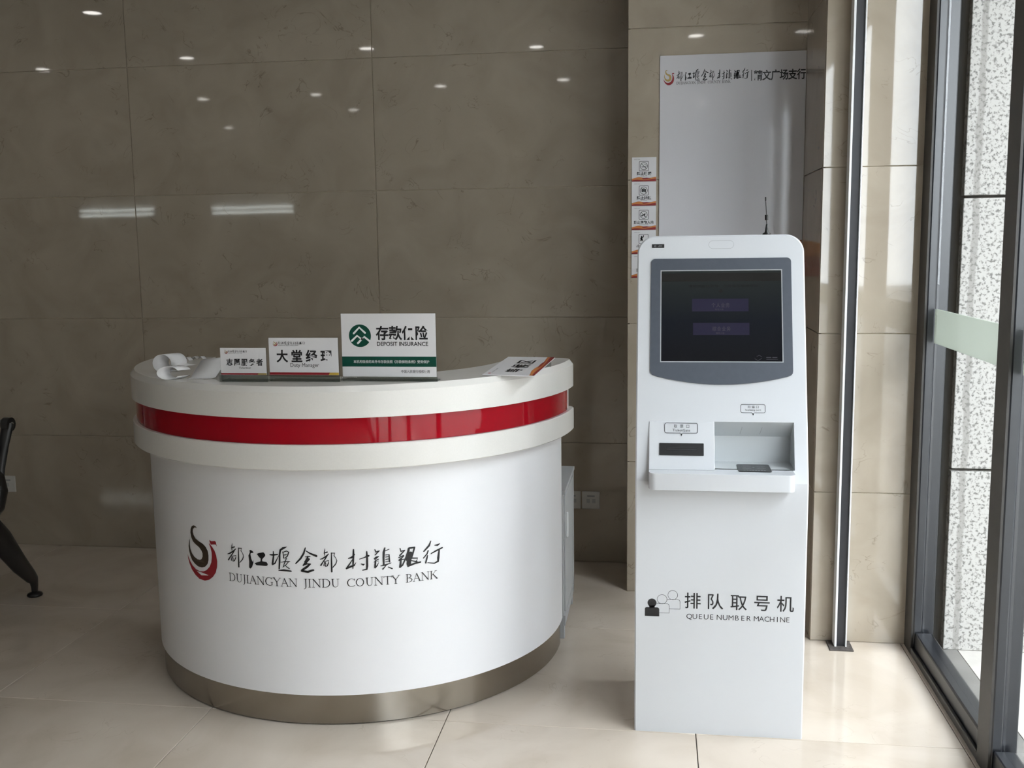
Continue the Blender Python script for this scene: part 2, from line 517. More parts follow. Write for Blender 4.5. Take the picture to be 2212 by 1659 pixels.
# ------------------------------------------------------------------ the bank's emblem and brush lettering (units: 0.1 mm on the desk front)
CALLI = {'strokes':[[[-2222,5930,11],[-2239,5837,29],[-2247,5705,25]],[[-2260,5773,29],[-2139,5822,43]],[[-2086,5763,25],[-2196,5671,47],[-2340,5585,43],[-2428,5556,22]],[[-2108,5747,25],[-2222,5595,36],[-2326,5470,36],[-2408,5360,47]],[[-2256,5495,22],[-2290,5357,36]],[[-2271,5494,18],[-2093,5540,27],[-2116,5451,32],[-2163,5358,36],[-2228,5337,25]],[[-2230,5464,36],[-2213,5405,29],[-2238,5341,22]],[[-1981,5804,29],[-1994,5482,47],[-2004,5177,54]],[[-1991,5794,25],[-1859,5803,36],[-1890,5718,29],[-1828,5638,20],[-1793,5555,27],[-1839,5446,36],[-1926,5354,32],[-1959,5312,14]],[[-833,5678,32],[-725,5676,57],[-571,5702,39]],[[-710,5788,32],[-708,5643,50],[-744,5452,64],[-757,5374,67]],[[-758,5365,53],[-674,5404,46],[-596,5546,28],[-528,5670,14]],[[-250,5964,18],[-375,5916,74],[-466,5852,63],[-499,5705,57],[-510,5465,60],[-535,5241,46]],[[-550,5185,28],[-381,5194,64],[-137,5174,46]],[[-389,5796,28],[-363,5592,35]],[[-399,5779,21],[-265,5827,35],[-188,5796,42],[-237,5666,39],[-328,5585,21]],[[-341,5696,35],[-270,5708,28]],[[-467,5450,18],[-333,5482,32],[-166,5489,25]],[[-275,5588,28],[-324,5474,32],[-393,5317,21]],[[-210,5479,25],[-303,5372,28],[-412,5290,18]],[[-338,5362,18],[-271,5305,28],[-194,5257,32]],[[358,5947,35],[300,5767,60],[191,5595,56],[30,5436,42]],[[371,5854,25],[503,5770,49],[700,5687,74]],[[346,5657,25],[498,5668,35]],[[431,5667,56],[394,5581,53],[323,5495,35]],[[360,5581,28],[462,5599,35]],[[470,5582,49],[356,5470,74],[267,5374,39]],[[267,5383,35],[388,5428,46],[505,5421,35]],[[489,5421,53],[383,5325,74],[226,5219,67]],[[217,5193,67],[411,5168,74],[590,5225,60]],[[979,5928,10],[967,5838,28],[962,5710,25]],[[951,5778,28],[1049,5815,42]],[[1094,5754,25],[1004,5673,46],[888,5600,42],[818,5580,21]],[[1076,5740,25],[984,5601,35],[901,5486,35],[837,5386,46]],[[958,5506,21],[932,5374,35]],[[946,5505,18],[1091,5537,26],[1074,5451,32],[1036,5364,35],[983,5348,25]],[[979,5473,35],[994,5414,28],[975,5353,21]],[[1181,5786,28],[1175,5471,46],[1171,5173,53]],[[1172,5777,25],[1285,5776,35],[1259,5695,28],[1313,5612,19],[1345,5527,26],[1306,5424,35],[1234,5340,32],[1207,5302,14]],[[1872,5867,46],[1867,5714,63],[1851,5475,56],[1835,5254,28]],[[1707,5592,32],[1806,5614,63],[1899,5712,39]],[[1837,5561,25],[1733,5395,35],[1639,5262,53]],[[1639,5262,46],[1780,5325,63],[1879,5355,49],[1939,5446,14]],[[2049,5551,21],[2198,5594,32],[2339,5646,60]],[[2286,5786,35],[2287,5555,60],[2284,5316,67],[2268,5210,60],[2136,5184,25]],[[2093,5395,21],[2166,5360,60],[2204,5380,18]],[[2541,5829,35],[2572,5750,49],[2680,5785,25]],[[2671,5777,28],[2544,5658,35]],[[2508,5541,32],[2575,5587,39],[2658,5607,18]],[[2649,5599,25],[2523,5505,53],[2647,5513,25]],[[2647,5513,25],[2496,5422,46],[2645,5453,18]],[[2547,5469,46],[2532,5248,63]],[[2531,5239,46],[2600,5311,39],[2649,5410,11]],[[2855,5865,39],[2818,5722,74],[2805,5552,63],[2806,5312,53]],[[2794,5742,28],[2987,5811,25]],[[2873,5632,28],[2982,5640,35],[2991,5399,49]],[[2871,5564,25],[2955,5574,23]],[[2869,5487,25],[2961,5496,23]],[[2867,5410,25],[2959,5419,23]],[[2714,5285,28],[2864,5307,49],[3040,5360,21]],[[2880,5297,32],[2777,5177,39]],[[2945,5231,25],[3068,5168,42]],[[3337,5804,35],[3360,5708,49],[3487,5729,28]],[[3479,5721,35],[3323,5574,49]],[[3287,5508,35],[3440,5562,39]],[[3448,5544,35],[3301,5421,57]],[[3302,5430,53],[3454,5440,25]],[[3352,5416,57],[3329,5203,74]],[[3312,5187,46],[3398,5239,50],[3505,5451,50],[3633,5782,57]],[[3625,5783,57],[3805,5788,53]],[[3804,5783,53],[3729,5547,60],[3692,5430,46]],[[3616,5767,71],[3563,5410,106]],[[3671,5605,131],[3625,5472,160],[3602,5268,142]],[[3710,5445,46],[3899,5423,43],[3862,5341,36]],[[3583,5201,71],[3808,5261,57],[3991,5281,50]],[[3673,5372,28],[3878,5304,43]],[[4359,5935,21],[4293,5788,68],[4113,5621,46]],[[4254,5620,46],[4216,5521,43],[4090,5399,36]],[[4232,5466,36],[4203,5366,57],[4165,5232,50]],[[4481,5771,29],[4580,5766,68],[4653,5799,29]],[[4349,5511,29],[4521,5583,54],[4741,5655,47]],[[4630,5584,54],[4597,5345,82],[4585,5225,72],[4457,5177,39],[4226,5227,21]]],'polys':[[[-1563,5776],[-1504,5781],[-1411,5721],[-1441,5692],[-1519,5677],[-1532,5632],[-1510,5496],[-1467,5396],[-1434,5468],[-1440,5364],[-1496,5221],[-1558,5159],[-1605,5193],[-1594,5384],[-1612,5590],[-1558,5690]],[[-1299,5670],[-1231,5701],[-1060,5740],[-998,5684],[-1001,5624],[-1079,5549],[-1119,5494],[-1113,5443],[-965,5428],[-917,5363],[-943,5309],[-1008,5296],[-1328,5296],[-1392,5351],[-1362,5371],[-1178,5438],[-1165,5525],[-1237,5589]]],'brown':[[-3791,6221],[-3871,6277],[-3979,6294],[-4084,6242],[-4150,6149],[-4175,6007],[-4143,5860],[-4063,5736],[-3905,5652],[-3740,5584],[-3633,5492],[-3583,5404],[-3588,5293],[-3647,5200],[-3734,5158],[-3862,5156],[-4032,5215],[-4159,5317],[-4229,5443],[-4251,5578],[-4243,5704],[-4229,5804],[-4287,5696],[-4328,5522],[-4308,5359],[-4252,5202],[-4160,5067],[-4010,4970],[-3840,4911],[-3650,4913],[-3483,4967],[-3355,5084],[-3306,5215],[-3294,5368],[-3320,5528],[-3409,5651],[-3542,5733],[-3743,5789],[-3909,5851],[-4009,5966],[-4044,6070],[-4018,6157],[-3941,6224],[-3853,6236]],'red':[[-4418,5227],[-4394,5091],[-4327,4923],[-4213,4750],[-4022,4592],[-3812,4493],[-3542,4484],[-3318,4554],[-3136,4680],[-2993,4854],[-2925,5042],[-2902,5236],[-2934,5422],[-2996,5576],[-3098,5697],[-3223,5795],[-3243,5785],[-3176,5659],[-3135,5501],[-3140,5337],[-3175,5167],[-3264,5003],[-3411,4869],[-3578,4792],[-3767,4765],[-3981,4794],[-4154,4887],[-4282,5016],[-4365,5139]],'flag':[[-3214,5919],[-3122,5884],[-2954,5915],[-2919,5885],[-2884,5741],[-2934,5802],[-3055,5785],[-3150,5765],[-3200,5846]]}


def brush_name(mb, mp, x0, x1, y0, y1, fat=1.0):
    """the nine brush characters fitted into a box"""
    a, b, c, d = -2428, 4741, 5168, 5964
    kx, ky = (x1 - x0) / (b - a), (y1 - y0) / (d - c)
    f = lambda x, y: (x0 + (x - a) * kx, y0 + (y - c) * ky)
    for st in CALLI['strokes']:
        ribbon(mb, [(*f(p[0], p[1]), p[2] * ky * fat) for p in st], mp)
    for po in CALLI['polys']:
        mb.prism([f(*p) for p in po], mp, None)


def emblem(parent, mp, x0, x1, y0, y1, brown, red, sub=''):
    pts = CALLI['brown'] + CALLI['red'] + CALLI['flag']
    a, b = min(p[0] for p in pts), max(p[0] for p in pts)
    c, d = min(p[1] for p in pts), max(p[1] for p in pts)
    f = lambda p: (x0 + (p[0] - a) / (b - a) * (x1 - x0), y0 + (p[1] - c) / (d - c) * (y1 - y0))
    MB().prism([f(p) for p in CALLI['brown']], mp, None).build('emblem_swirl', brown, parent, recalc=False)
    m = MB().prism([f(p) for p in CALLI['red']], mp, None).prism([f(p) for p in CALLI['flag']], mp, None)
    m.build('emblem_crescent', red, parent, recalc=False)


TK, TN = 0.115, 0.05
SERIF = {
    'I': (0.38, [[(.18, 0, TK), (.18, 1, TK)], [(.05, 0, TN), (.31, 0, TN)], [(.05, 1, TN), (.31, 1, TN)]]),
    'D': (0.90, [[(.18, 0, TK), (.18, 1, TK)], [(.05, 1, TN), (.4, 1, TN), (.62, .92, .08), (.77, .72, TK), (.8, .5, TK), (.77, .28, TK), (.62, .08, .08), (.4, 0, TN), (.05, 0, TN)]]),
    'U': (0.90, [[(.2, 1, TK), (.2, .35, TK), (.25, .13, .1), (.36, .02, .07), (.46, 0, TN), (.6, .05, TN), (.69, .2, TN), (.7, .4, TN), (.7, 1, TN)], [(.06, 1, TN), (.34, 1, TN)], [(.58, 1, TN), (.82, 1, TN)]]),
    'J': (0.42, [[(.22, 1, TK), (.22, .0, TK), (.17, -.15, .08), (.03, -.25, TN)], [(.08, 1, TN), (.36, 1, TN)]]),
    'A': (0.86, [[(.09, 0, TN), (.42, 1, TN)], [(.41, .98, TK), (.76, 0, TK)], [(.22, .36, TN), (.62, .36, TN)], [(0, 0, TN), (.2, 0, TN)], [(.62, 0, TN), (.88, 0, TN)]]),
    'N': (0.96, [[(.16, 0, TN), (.16, 1, TN)], [(.16, 1, TK), (.8, .02, TK)], [(.8, 1, TN), (.8, 0, TN)], [(.04, 0, TN), (.28, 0, TN)], [(.02, 1, TN), (.18, 1, TN)], [(.68, 1, TN), (.92, 1, TN)]]),
    'C': (0.86, [[(.8, .8, TN), (.72, .92, TN), (.5, 1, TN), (.26, .9, .09), (.12, .65, TK), (.1, .45, TK), (.16, .2, TK), (.34, .03, .07), (.52, 0, TN), (.7, .05, TN), (.82, .16, TN)], [(.8, .98, TN), (.8, .76, TN)]]),
    'G': (0.95, [[(.8, .8, TN), (.72, .92, TN), (.5, 1, TN), (.26, .9, .09), (.12, .65, TK), (.1, .45, TK), (.16, .2, TK), (.34, .03, .07), (.52, 0, TN), (.7, .03, TN), (.8, .1, .08)], [(.8, .42, TK), (.8, .08, TK)], [(.66, .43, TN), (.92, .43, TN)], [(.8, .98, TN), (.8, .78, TN)]]),
    'O': (1.0, [[(.48, 1, TN), (.26, .9, .09), (.12, .65, TK), (.11, .4, TK), (.24, .12, .09), (.48, 0, TN)], [(.48, 1, TN), (.7, .9, .09), (.85, .62, TK), (.84, .38, TK), (.72, .12, .09), (.48, 0, TN)]]),
    'Y': (0.82, [[(.07, 1, TK), (.4, .48, TK)], [(.75, 1, TN), (.42, .48, TN)], [(.4, .5, TK), (.4, 0, TK)], [(-.03, 1, TN), (.2, 1, TN)], [(.64, 1, TN), (.86, 1, TN)], [(.27, 0, TN), (.53, 0, TN)]]),
    'T': (0.84, [[(.03, .97, .06), (.8, .97, .06)], [(.415, 1, TK), (.415, 0, TK)], [(.03, 1, TN), (.03, .84, TN)], [(.8, 1, TN), (.8, .84, TN)], [(.28, 0, TN), (.55, 0, TN)]]),
    'B': (0.78, [[(.18, 0, TK), (.18, 1, TK)], [(.05, 1, TN), (.38, 1, TN), (.54, .91, .08), (.59, .77, TK), (.53, .62, .08), (.38, .54, TN), (.18, .54, TN)], [(.36, .54, TN), (.58, .46, .08), (.69, .27, TK), (.6, .08, .08), (.4, 0, TN), (.05, 0, TN)]]),
    'K': (0.86, [[(.18, 0, TK), (.18, 1, TK)], [(.24, .46, TN), (.68, 1, TN)], [(.36, .6, TK), (.82, .0, TK)], [(.05, 0, TN), (.31, 0, TN)], [(.05, 1, TN), (.31, 1, TN)], [(.58, 1, TN), (.8, 1, TN)], [(.72, 0, TN), (.9, 0, TN)]]),
}


def serif_word(mb, word, x0, x1, y0, h, mp, fat=1.0):
    tot = sum(SERIF[c][0] for c in word) - 0.12
    k = (x1 - x0) / tot
    x = x0 - 0.05 * k
    for c in word:
        for st in SERIF[c][1]:
            ribbon(mb, [(x + a * k, y0 + b * h, w * h * fat) for a, b, w in st], mp, cap=3)
        x += SERIF[c][0] * k


def serif_name(mb, mp, x0, x1, y0, h, fat=1.0):
    for w, a, b in (('DUJIANGYAN', 0, .3535), ('JINDU', .387, .5487), ('COUNTY', .5838, .82), ('BANK', .8517, 1.0)):
        serif_word(mb, w, x0 + (x1 - x0) * a, x0 + (x1 - x0) * b, y0, h, mp, fat)


def wave_band(parent, mp, x0, x1, y0, h):
    """orange and dark red waves along the lower edge of the bank's signs"""
    w = x1 - x0
    X = lambda t: x0 + w * t
    N = 16
    top = [0.62, 0.70, 0.80, 0.92, 1.0, 1.0, 0.96, 0.88, 0.80, 0.74, 0.72, 0.74, 0.78, 0.84, 0.92, 0.98, 1.02]
    mid = [0.30, 0.36, 0.42, 0.44, 0.42, 0.38, 0.34, 0.30, 0.30, 0.32, 0.36, 0.42, 0.48, 0.54, 0.60, 0.64, 0.66]
    o = MB().prism([(X(i / N), y0 + h * mid[i] * .9) for i in range(N + 1)] + [(X(i / N), y0 + h * top[i]) for i in range(N, -1, -1)], mp, None)
    o.build('wave_orange', 'ink_wave_orange', parent, recalc=False)
    mp2 = lambda u, v: mp(u, v) + (mp(0, 0) - mp(0, 0))
    r = MB().prism([(X(0), y0), (X(1), y0)] + [(X(i / N), y0 + h * mid[i] * .9) for i in range(N, -1, -1)], mp, None)
    lens = [(0.40, .62), (.5, .8), (.62, .84), (.75, .72), (.8, .66), (.7, .56), (.58, .48), (.48, .46)]
    r.prism([(X(a), y0 + h * b) for a, b in lens], (lambda u, v: mp(u, v) + WAVE_LIFT), None)
    r.build('wave_red', 'ink_wave_red', parent, recalc=False)


WAVE_LIFT = Vector((0, -0.0003, 0))


# ------------------------------------------------------------------ the room
def structure(name, mb, mat):
    return mb.build(name, mat, None, kind='structure')


T = 0.010   # tile thickness


def tile_mesh(name, w, d, mat):
    """a polished tile lying in the local x/y plane, top face at z = T, with a fine arris"""
    key = (name, round(w, 4), round(d, 4), mat)
    if key in _TXT:
        return _TXT[key]
    e = 0.0012
    x, y = w / 2, d / 2
    vs = [(-x, -y, 0), (x, -y, 0), (x, y, 0), (-x, y, 0), (-x, -y, T - e), (x, -y, T - e), (x, y, T - e), (-x, y, T - e),
          (-x + e, -y + e, T), (x - e, -y + e, T), (x - e, y - e, T), (-x + e, y - e, T)]
    fs = [(3, 2, 1, 0)]
    for k in (0, 4):
        fs += [(k + i, k + (i + 1) % 4, k + 4 + (i + 1) % 4, k + 4 + i) for i in range(4)]
    fs.append((8, 9, 10, 11))
    me = bpy.data.meshes.new(name)
    me.from_pydata(vs, [], fs); me.update()
    me.materials.append(MATS[mat])
    _TXT[key] = me
    return me


def tile(name, parent, centre, w, d, rot, mat, jitter=0.0):
    o = bpy.data.objects.new(name, tile_mesh(name, w, d, mat))
    COL.objects.link(o)
    o.location = centre
    o.rotation_euler = rot
    if jitter:
        o.rotation_euler[0] += random.uniform(-jitter, jitter)
        o.rotation_euler[2 if abs(rot[0]) > 1 else 1] += random.uniform(-jitter, jitter)
    o.parent = parent
    return o


# floor: screed below, tiles on it (joint lines at these x and y)
floor = structure('floor', MB().box(ROOM_X0, 0.99, ROOM_Y0, 4.82, -0.08, -T + 0.0005), 'floor_grout')
fx = [0.13 - 0.8025 * k for k in range(12)]
fx = sorted([0.9325] + fx)
fx = [ROOM_X0] + [x for x in fx if x > ROOM_X0 + 0.1] + [0.975]
fy = sorted([3.073 + 0.86 * k for k in (-8, -7, -6, -5, -4, -3, -2, -1, 0, 1, 2)])
fy = [ROOM_Y0] + [y for y in fy if y > ROOM_Y0 + 0.1 and y < 4.75] + [4.81]
G = 0.0028
for i in range(len(fx) - 1):
    for j in range(len(fy) - 1):
        w, d = round(fx[i + 1] - fx[i] - G, 4), round(fy[j + 1] - fy[j] - G, 4)
        tile('floor_tile', floor, ((fx[i] + fx[i + 1]) / 2, (fy[j] + fy[j + 1]) / 2, -T), w, d, (0, 0, 0), 'floor_marble')

ROWS = [0.0, 0.588, 1.191, 1.797, 2.410, 2.9]
GW = 0.0026


def tiled_wall(parent, xs, y, name='wall_tile', jit=0.0008):
    """tiles on a wall that faces the camera's side, faces at y"""
    for i in range(len(xs) - 1):
        for j in range(len(ROWS) - 1):
            tile(name, parent, ((xs[i] + xs[i + 1]) / 2, y + T, (ROWS[j] + ROWS[j + 1]) / 2),
                 round(xs[i + 1] - xs[i] - GW, 4), round(ROWS[j + 1] - ROWS[j] - GW, 4), (math.pi / 2, 0, 0), 'wall_marble', jit)


wb = structure('wall_back', MB().box(ROOM_X0 - 0.1, 1.0, 4.8 + T * 0.55, 5.0, -0.08, 2.95), 'wall_grout')
tiled_wall(wb, [ROOM_X0, -8.70, -7.47, -6.24, -5.013, -3.785, -2.557, -1.330, -0.1], 4.8)

wc = structure('wall_column', MB().box(-0.125 + T, 0.62, 4.392 + T * 0.55, 4.80, -0.08, 2.95), 'wall_grout')
tiled_wall(wc, [-0.125, 0.606], 4.392)
for j in range(5):
    tile('wall_tile', wc, (-0.125 + T, 4.599, (ROWS[j] + ROWS[j + 1]) / 2), 0.392, round(ROWS[j + 1] - ROWS[j] - GW, 4), (math.pi / 2, 0, -math.pi / 2), 'wall_marble')

wr = structure('wall_right', MB().box(0.596 + T, 0.99, 3.90 + T * 0.55, 4.80, -0.08, 2.95), 'wall_grout')
tiled_wall(wr, [0.595, 0.9635], 3.90)
for j in range(5):
    tile('wall_tile', wr, (0.595 + T, 4.151, (ROWS[j] + ROWS[j + 1]) / 2), 0.476, round(ROWS[j + 1] - ROWS[j] - GW, 4), (math.pi / 2, 0, -math.pi / 2), 'wall_marble')

structure('wall_left', MB().box(ROOM_X0 - 0.1, ROOM_X0, ROOM_Y0, 4.8, -0.08, 2.95), 'paint_white')
structure('wall_rear', MB().box(ROOM_X0 - 0.1, 1.0, ROOM_Y0 - 0.1, ROOM_Y0, -0.08, 2.95), 'paint_white')
structure('ceiling', MB().box(ROOM_X0 - 0.1, 1.15, ROOM_Y0 - 0.1, 5.0, ROOM_H, 3.1), 'ceiling_white')

# ------------------------------------------------------------------ glazed front (one window per bay between two mullions)
mull = [3.80, 2.90, 1.90, 0.90, -0.10, -1.10, -2.10]   # near edge of each upright (0.1 wide)


def bay(n, y0, y1, first):
    """y0..y1 clear opening; the upright at its far end belongs to it"""
    root = bpy.data.objects.new('window_%d' % n, None)
    COL.objects.link(root); root.location = (0.96, y0, 0); tag(root, kind='structure')
    up = MB().box(0.945, 0.952, y1, y1 + 0.10, 0, ROOM_H)
    up.build('upright_face', 'frame_brown', root)
    MB().box(0.952, 0.985, y1 + 0.004, y1 + 0.10, 0, ROOM_H, 0.006).build('upright', 'frame_black', root)
    MB().box(0.985, 1.03, y1 + 0.02, y1 + 0.08, 0, ROOM_H, 0.004).build('outer_upright', 'frame_black', root)
    MB().box(0.945, 0.957, y0, y1, 0, 0.028, 0.003).build('floor_angle', 'frame_black', root)
    MB().box(0.957, 1.02, y0, y1, 0, 0.085, 0.006).build('bottom_rail', 'frame_black', root)
    MB().box(0.952, 1.02, y0, y1, ROOM_H - 0.12, ROOM_H, 0.006).build('top_rail', 'frame_black', root)
    g = MB().box(0.985, 0.991, y0, y1, 0.085, ROOM_H - 0.12).build('pane', 'glass', root)
    MB().box(0.978, 0.9845, y0 + 0.006, y1 - 0.012, 1.167, 1.288).build('frosted_band', 'frost_film', root, 'frosted grey green band across the glass')


for i in range(len(mull) - 1):
    bay(i + 1, mull[i + 1] + (0.10 if i + 1 < len(mull) else 0), mull[i], i == 0)

structure('wall_front', MB().box(0.945, 1.10, ROOM_Y0, -2.10, -0.08, 2.95), 'paint_white')
# the free-standing aluminium channel post in front of the right wall
post = thing('metal_post', (0.702, 3.848, 0), 'thin aluminium channel post with a dark groove, standing before the right wall', 'post')
MB().box(0.676, 0.684, 3.832, 3.885, 0.004, ROOM_H, 0.001).build('flange', 'alu_light', post)
MB().box(0.716, 0.721, 3.832, 3.885, 0.004, ROOM_H, 0.001).build('flange', 'alu_light', post)
MB().box(0.684, 0.716, 3.842, 3.885, 0.004, ROOM_H).build('groove', 'groove_dark', post, 'dark groove')
MB().box(0.655, 0.742, 3.80, 3.896, 0, 0.005, 0.001).build('base_plate', 'rusty', post, 'rust-stained base plate')

# ------------------------------------------------------------------ outside
structure('wall_outside', MB().box(0.99, 3.2, 3.905, 4.6, -0.1, 3.5), 'render_grey')
gr = structure('wall_granite', MB().box(1.095, 3.15, 3.885, 3.91, -0.1, 3.5), 'gap_black')
for (a, b) in ((1.077, 1.98), (1.99, 3.2)):
    for (c, d) in ((0.0, 0.687), (0.697, 1.676), (1.686, 2.67), (2.68, 3.5)):
        MB().box(a, b, 3.86, 3.90, c, d, 0.003).build('granite_slab', 'granite', gr)
out = structure('floor_outside', MB().box(0.99, 30, -30, 6, -0.12, -0.02), 'street')
for k in range(9):
    y1 = 3.90 - 0.83 * k
    MB().box(0.992, 1.128, y1 - 0.828, y1, -0.02, 0.0, 0.001).build('threshold_slab', 'threshold_stone', out)
    for x0, x1 in ((1.131, 1.95), (1.954, 2.75)):
        MB().box(x0, x1, y1 - 0.827, y1 - 0.002, -0.02, -0.001, 0.001).build('paving_slab', 'paving', out)
structure('added_canopy_1', MB().box(1.0, 1.7, -8, 6, 3.25, 3.5), 'ceiling_white')  # unseen canopy, added to keep daylight off the granite outside
far = thing('sky_blocking_building', (16, -2, 0), 'unseen pale grey building across the street, made tall to block low sky', 'building')  # out of view, made tall and near to block the low sky
MB().box(13.0, 19.0, -34, 26, -0.02, 11.5).build('facade', 'paving', far)
for k in range(14):
    for z in (1.0, 4.4, 7.8):
        MB().box(12.96, 13.02, -32 + 4.2 * k, -29.8 + 4.2 * k, z, z + 2.0).build('window', 'groove_dark', far)

# ------------------------------------------------------------------ ceiling lamps, seen mirrored in the polished wall
lamps = [(-3.25, 3.86), (-4.62, 2.2), (-3.36, 2.42), (-2.0, 2.5), (-0.84, 2.33), (-4.14, 0.45), (-3.05, 0.48), (-1.85, 0.75), (-0.78, 0.88), (0.25, 1.66), (0.42, -1.69), (-4.82, -1.72), (-3.02, -0.6)]
ROWN = ['first', 'second']
for i, (x, y) in enumerate(lamps):
    o = thing('ceiling_downlight', (x, y, ROOM_H), 'round recessed ceiling downlight, mirrored as a bright spot in the back wall', 'lamp', 'recessed downlights over the hall')
    MB().lathe([(0.052, 0.0), (0.052, -0.006), (0.072, -0.004), (0.072, 0.0)], (x, y, ROOM_H)).build('rim', 'alu_light', o)
    MB().prism(circle(0, 0, 0.052, 20), (lambda u, v, x=x, y=y: Vector((x + u, y + v, ROOM_H - 0.002))), None).build('lens', 'lamp_glow', o)
for k, (xa, xb) in enumerate(((-8.03, -6.95), (-6.08, -4.92))):
    o = thing('tube_light', ((xa + xb) / 2, -3.9, 2.02), ('left' if k == 0 else 'right') + ' twin tube lamp mirrored as two bright lines in the back wall', 'lamp', 'twin tube lamps on the rear wall')
    MB().box(xa - 0.02, xb + 0.02, -3.99, -3.95, 2.0, 2.28).build('backing', 'alu_light', o)
    for z in (2.025, 2.095):
        MB().tube([(xa, -3.92, z), (xb, -3.92, z)], 0.008, 8).build('tube', 'tube_glow', o)
hs = thing('hanging_sign', (-6.2, 0.0, 2.62), 'white hanging sign with black characters, mirrored at the left of the back wall', 'sign')
MB().box(-6.75, -5.76, -0.01, 0.01, 2.50, 2.76, 0.001).build('board', 'card_white', hs)
hmap = lambda u, v: Vector((-5.76 - u, 0.0105, 2.50 + v))
m = MB(); write(m, '现金业务', 0.16, 0.93, 0.085, 0.19, hmap, bold=0.02, spread=0.13); m.build('lettering', 'ink_black', hs, recalc=False)
emblem(hs, hmap, 0.03, 0.12, 0.07, 0.20, 'ink_gold', 'ink_red')
MB().prism([(0, 0), (.99, 0), (.99, .045), (.6, .03), (.3, .05), (0, .03)], hmap, None).build('wave_red', 'ink_wave_orange', hs, recalc=False)
for x in (-6.6, -5.9):
    MB().tube([(x, 0, 2.76), (x, 0, ROOM_H)], 0.003, 6).build('hanger', 'aluminium', hs)

# ------------------------------------------------------------------ reception desk
DX, DY = -1.127, 3.76
desk = thing('reception_desk', (DX, DY, 0), 'curved white reception desk with a red band and steel plinth', 'desk')


def sweep(prof, a0=-90, a1=90, n=72, fillet=0.0, ends=True):
    """half-round solid: closed profile of (radius, z) swept about the desk's centre; outer corners may be rounded at the ends"""
    mb = MB()
    ts = [a0 + (a1 - a0) * k / n for k in range(n + 1)]
    if fillet:
        rr = max(p[0] for p in prof)
        fa = math.degrees(fillet / rr)
        ex = [fa * (1 - math.cos(math.radians(90 * k / 10))) for k in range(11)]
        ts = sorted(set([a0 + e for e in ex] + [a1 - e for e in ex] + [t for t in ts if a0 + fa < t < a1 - fa]))

    def cut(t):
        if not fillet: return 0.0
        dist = min(t - a0, a1 - t) / fa * fillet
        if dist >= fillet: return 0.0
        return fillet - math.sqrt(max(0, fillet ** 2 - (fillet - dist) ** 2))
    rmid = (max(p[0] for p in prof) + min(p[0] for p in prof)) / 2
    pt = lambda r, z, t: Vector((DX + (r - (cut(t) if r > rmid else 0)) * math.sin(math.radians(t)), DY - (r - (cut(t) if r > rmid else 0)) * math.cos(math.radians(t)), z))
    m_ = len(prof)
    for i in range(m_):
        p, q = prof[i], prof[(i + 1) % m_]
        vs = []
        for t in ts:
            vs += [pt(*p, t), pt(*q, t)]
        mb.add(vs, [(2 * k, 2 * k + 1, 2 * k + 3, 2 * k + 2) for k in range(len(ts) - 1)], True)
    if ends:
        for t in (a0, a1):
            mb.add([pt(r, z, t) for r, z in prof], [tuple(range(m_))])
    return mb


def weld(o):
    bm = bmesh.new(); bm.from_mesh(o.data)
    bmesh.ops.remove_doubles(bm, verts=bm.verts, dist=1e-5)
    bmesh.ops.recalc_face_normals(bm, faces=bm.faces)
    for e in bm.edges:
        if len(e.link_faces) == 2 and e.calc_face_angle(0) > 0.35:
            e.smooth = False
    bm.to_mesh(o.data); bm.free()
    return o


RB = 0.774
weld(sweep([(0.70, 0.0), (0.757, 0.0), (0.757, 0.005), (0.70, 0.005)]).build('shadow_ring', 'gap_black', desk, 'black ring painting in the shadow under the plinth'))  # black colour stands in for the shadow between plinth and floor
weld(sweep([(0.72, 0.005), (0.7655, 0.005), (0.7655, 0.105), (0.72, 0.105)]).build('plinth', 'brushed_steel', desk, 'brushed steel plinth'))
weld(sweep([(0.74, 0.105), (RB, 0.105), (RB, 0.853), (0.74, 0.853)]).build('body', 'desk_white', desk))
weld(sweep([(0.74, 0.853), (0.822, 0.853), (0.825, 0.856), (0.825, 0.930), (0.822, 0.933), (0.74, 0.933)], fillet=0.035).build('lower_collar', 'solid_surface', desk))
weld(sweep([(0.74, 0.933), (0.806, 0.933), (0.806, 1.015), (0.74, 1.015)], fillet=0.035).build('core', 'solid_surface', desk))
weld(sweep([(0.8065, 0.9335), (0.812, 0.9335), (0.812, 1.0145), (0.8065, 1.0145)], a0=-86, a1=83).build('red_band', 'red_acrylic', desk, 'glossy dark red band'))
weld(sweep([(0.58, 1.015), (0.825, 1.015), (0.825, 1.095), (0.811, 1.113), (0.58, 1.113)], fillet=0.045).build('countertop', 'solid_surface', desk))

dmap = lambda s_, z: Vector((DX + (RB + 0.0012) * math.sin(s_ / RB), DY - (RB + 0.0012) * math.cos(s_ / RB), z))
cal = [p for st in CALLI['strokes'] for p in st]
m = MB(); brush_name(m, dmap, -0.2428, 0.4741, 0.5168, 0.5964); m.build('brush_lettering', 'ink_black', desk, 'black brush characters of the bank name', recalc=False)
m = MB(); serif_name(m, dmap, -0.2415, 0.453, 0.4665, 0.0262, 1.0); m.build('latin_lettering', 'ink_black', desk, 'thin black Latin capitals', recalc=False)
ax = [p[0] for p in CALLI['brown'] + CALLI['red'] + CALLI['flag']]; ay = [p[1] for p in CALLI['brown'] + CALLI['red'] + CALLI['flag']]
emblem(desk, dmap, min(ax) * 1e-4, max(ax) * 1e-4, min(ay) * 1e-4, max(ay) * 1e-4, 'ink_brown', 'ink_red')
TOP = 1.113

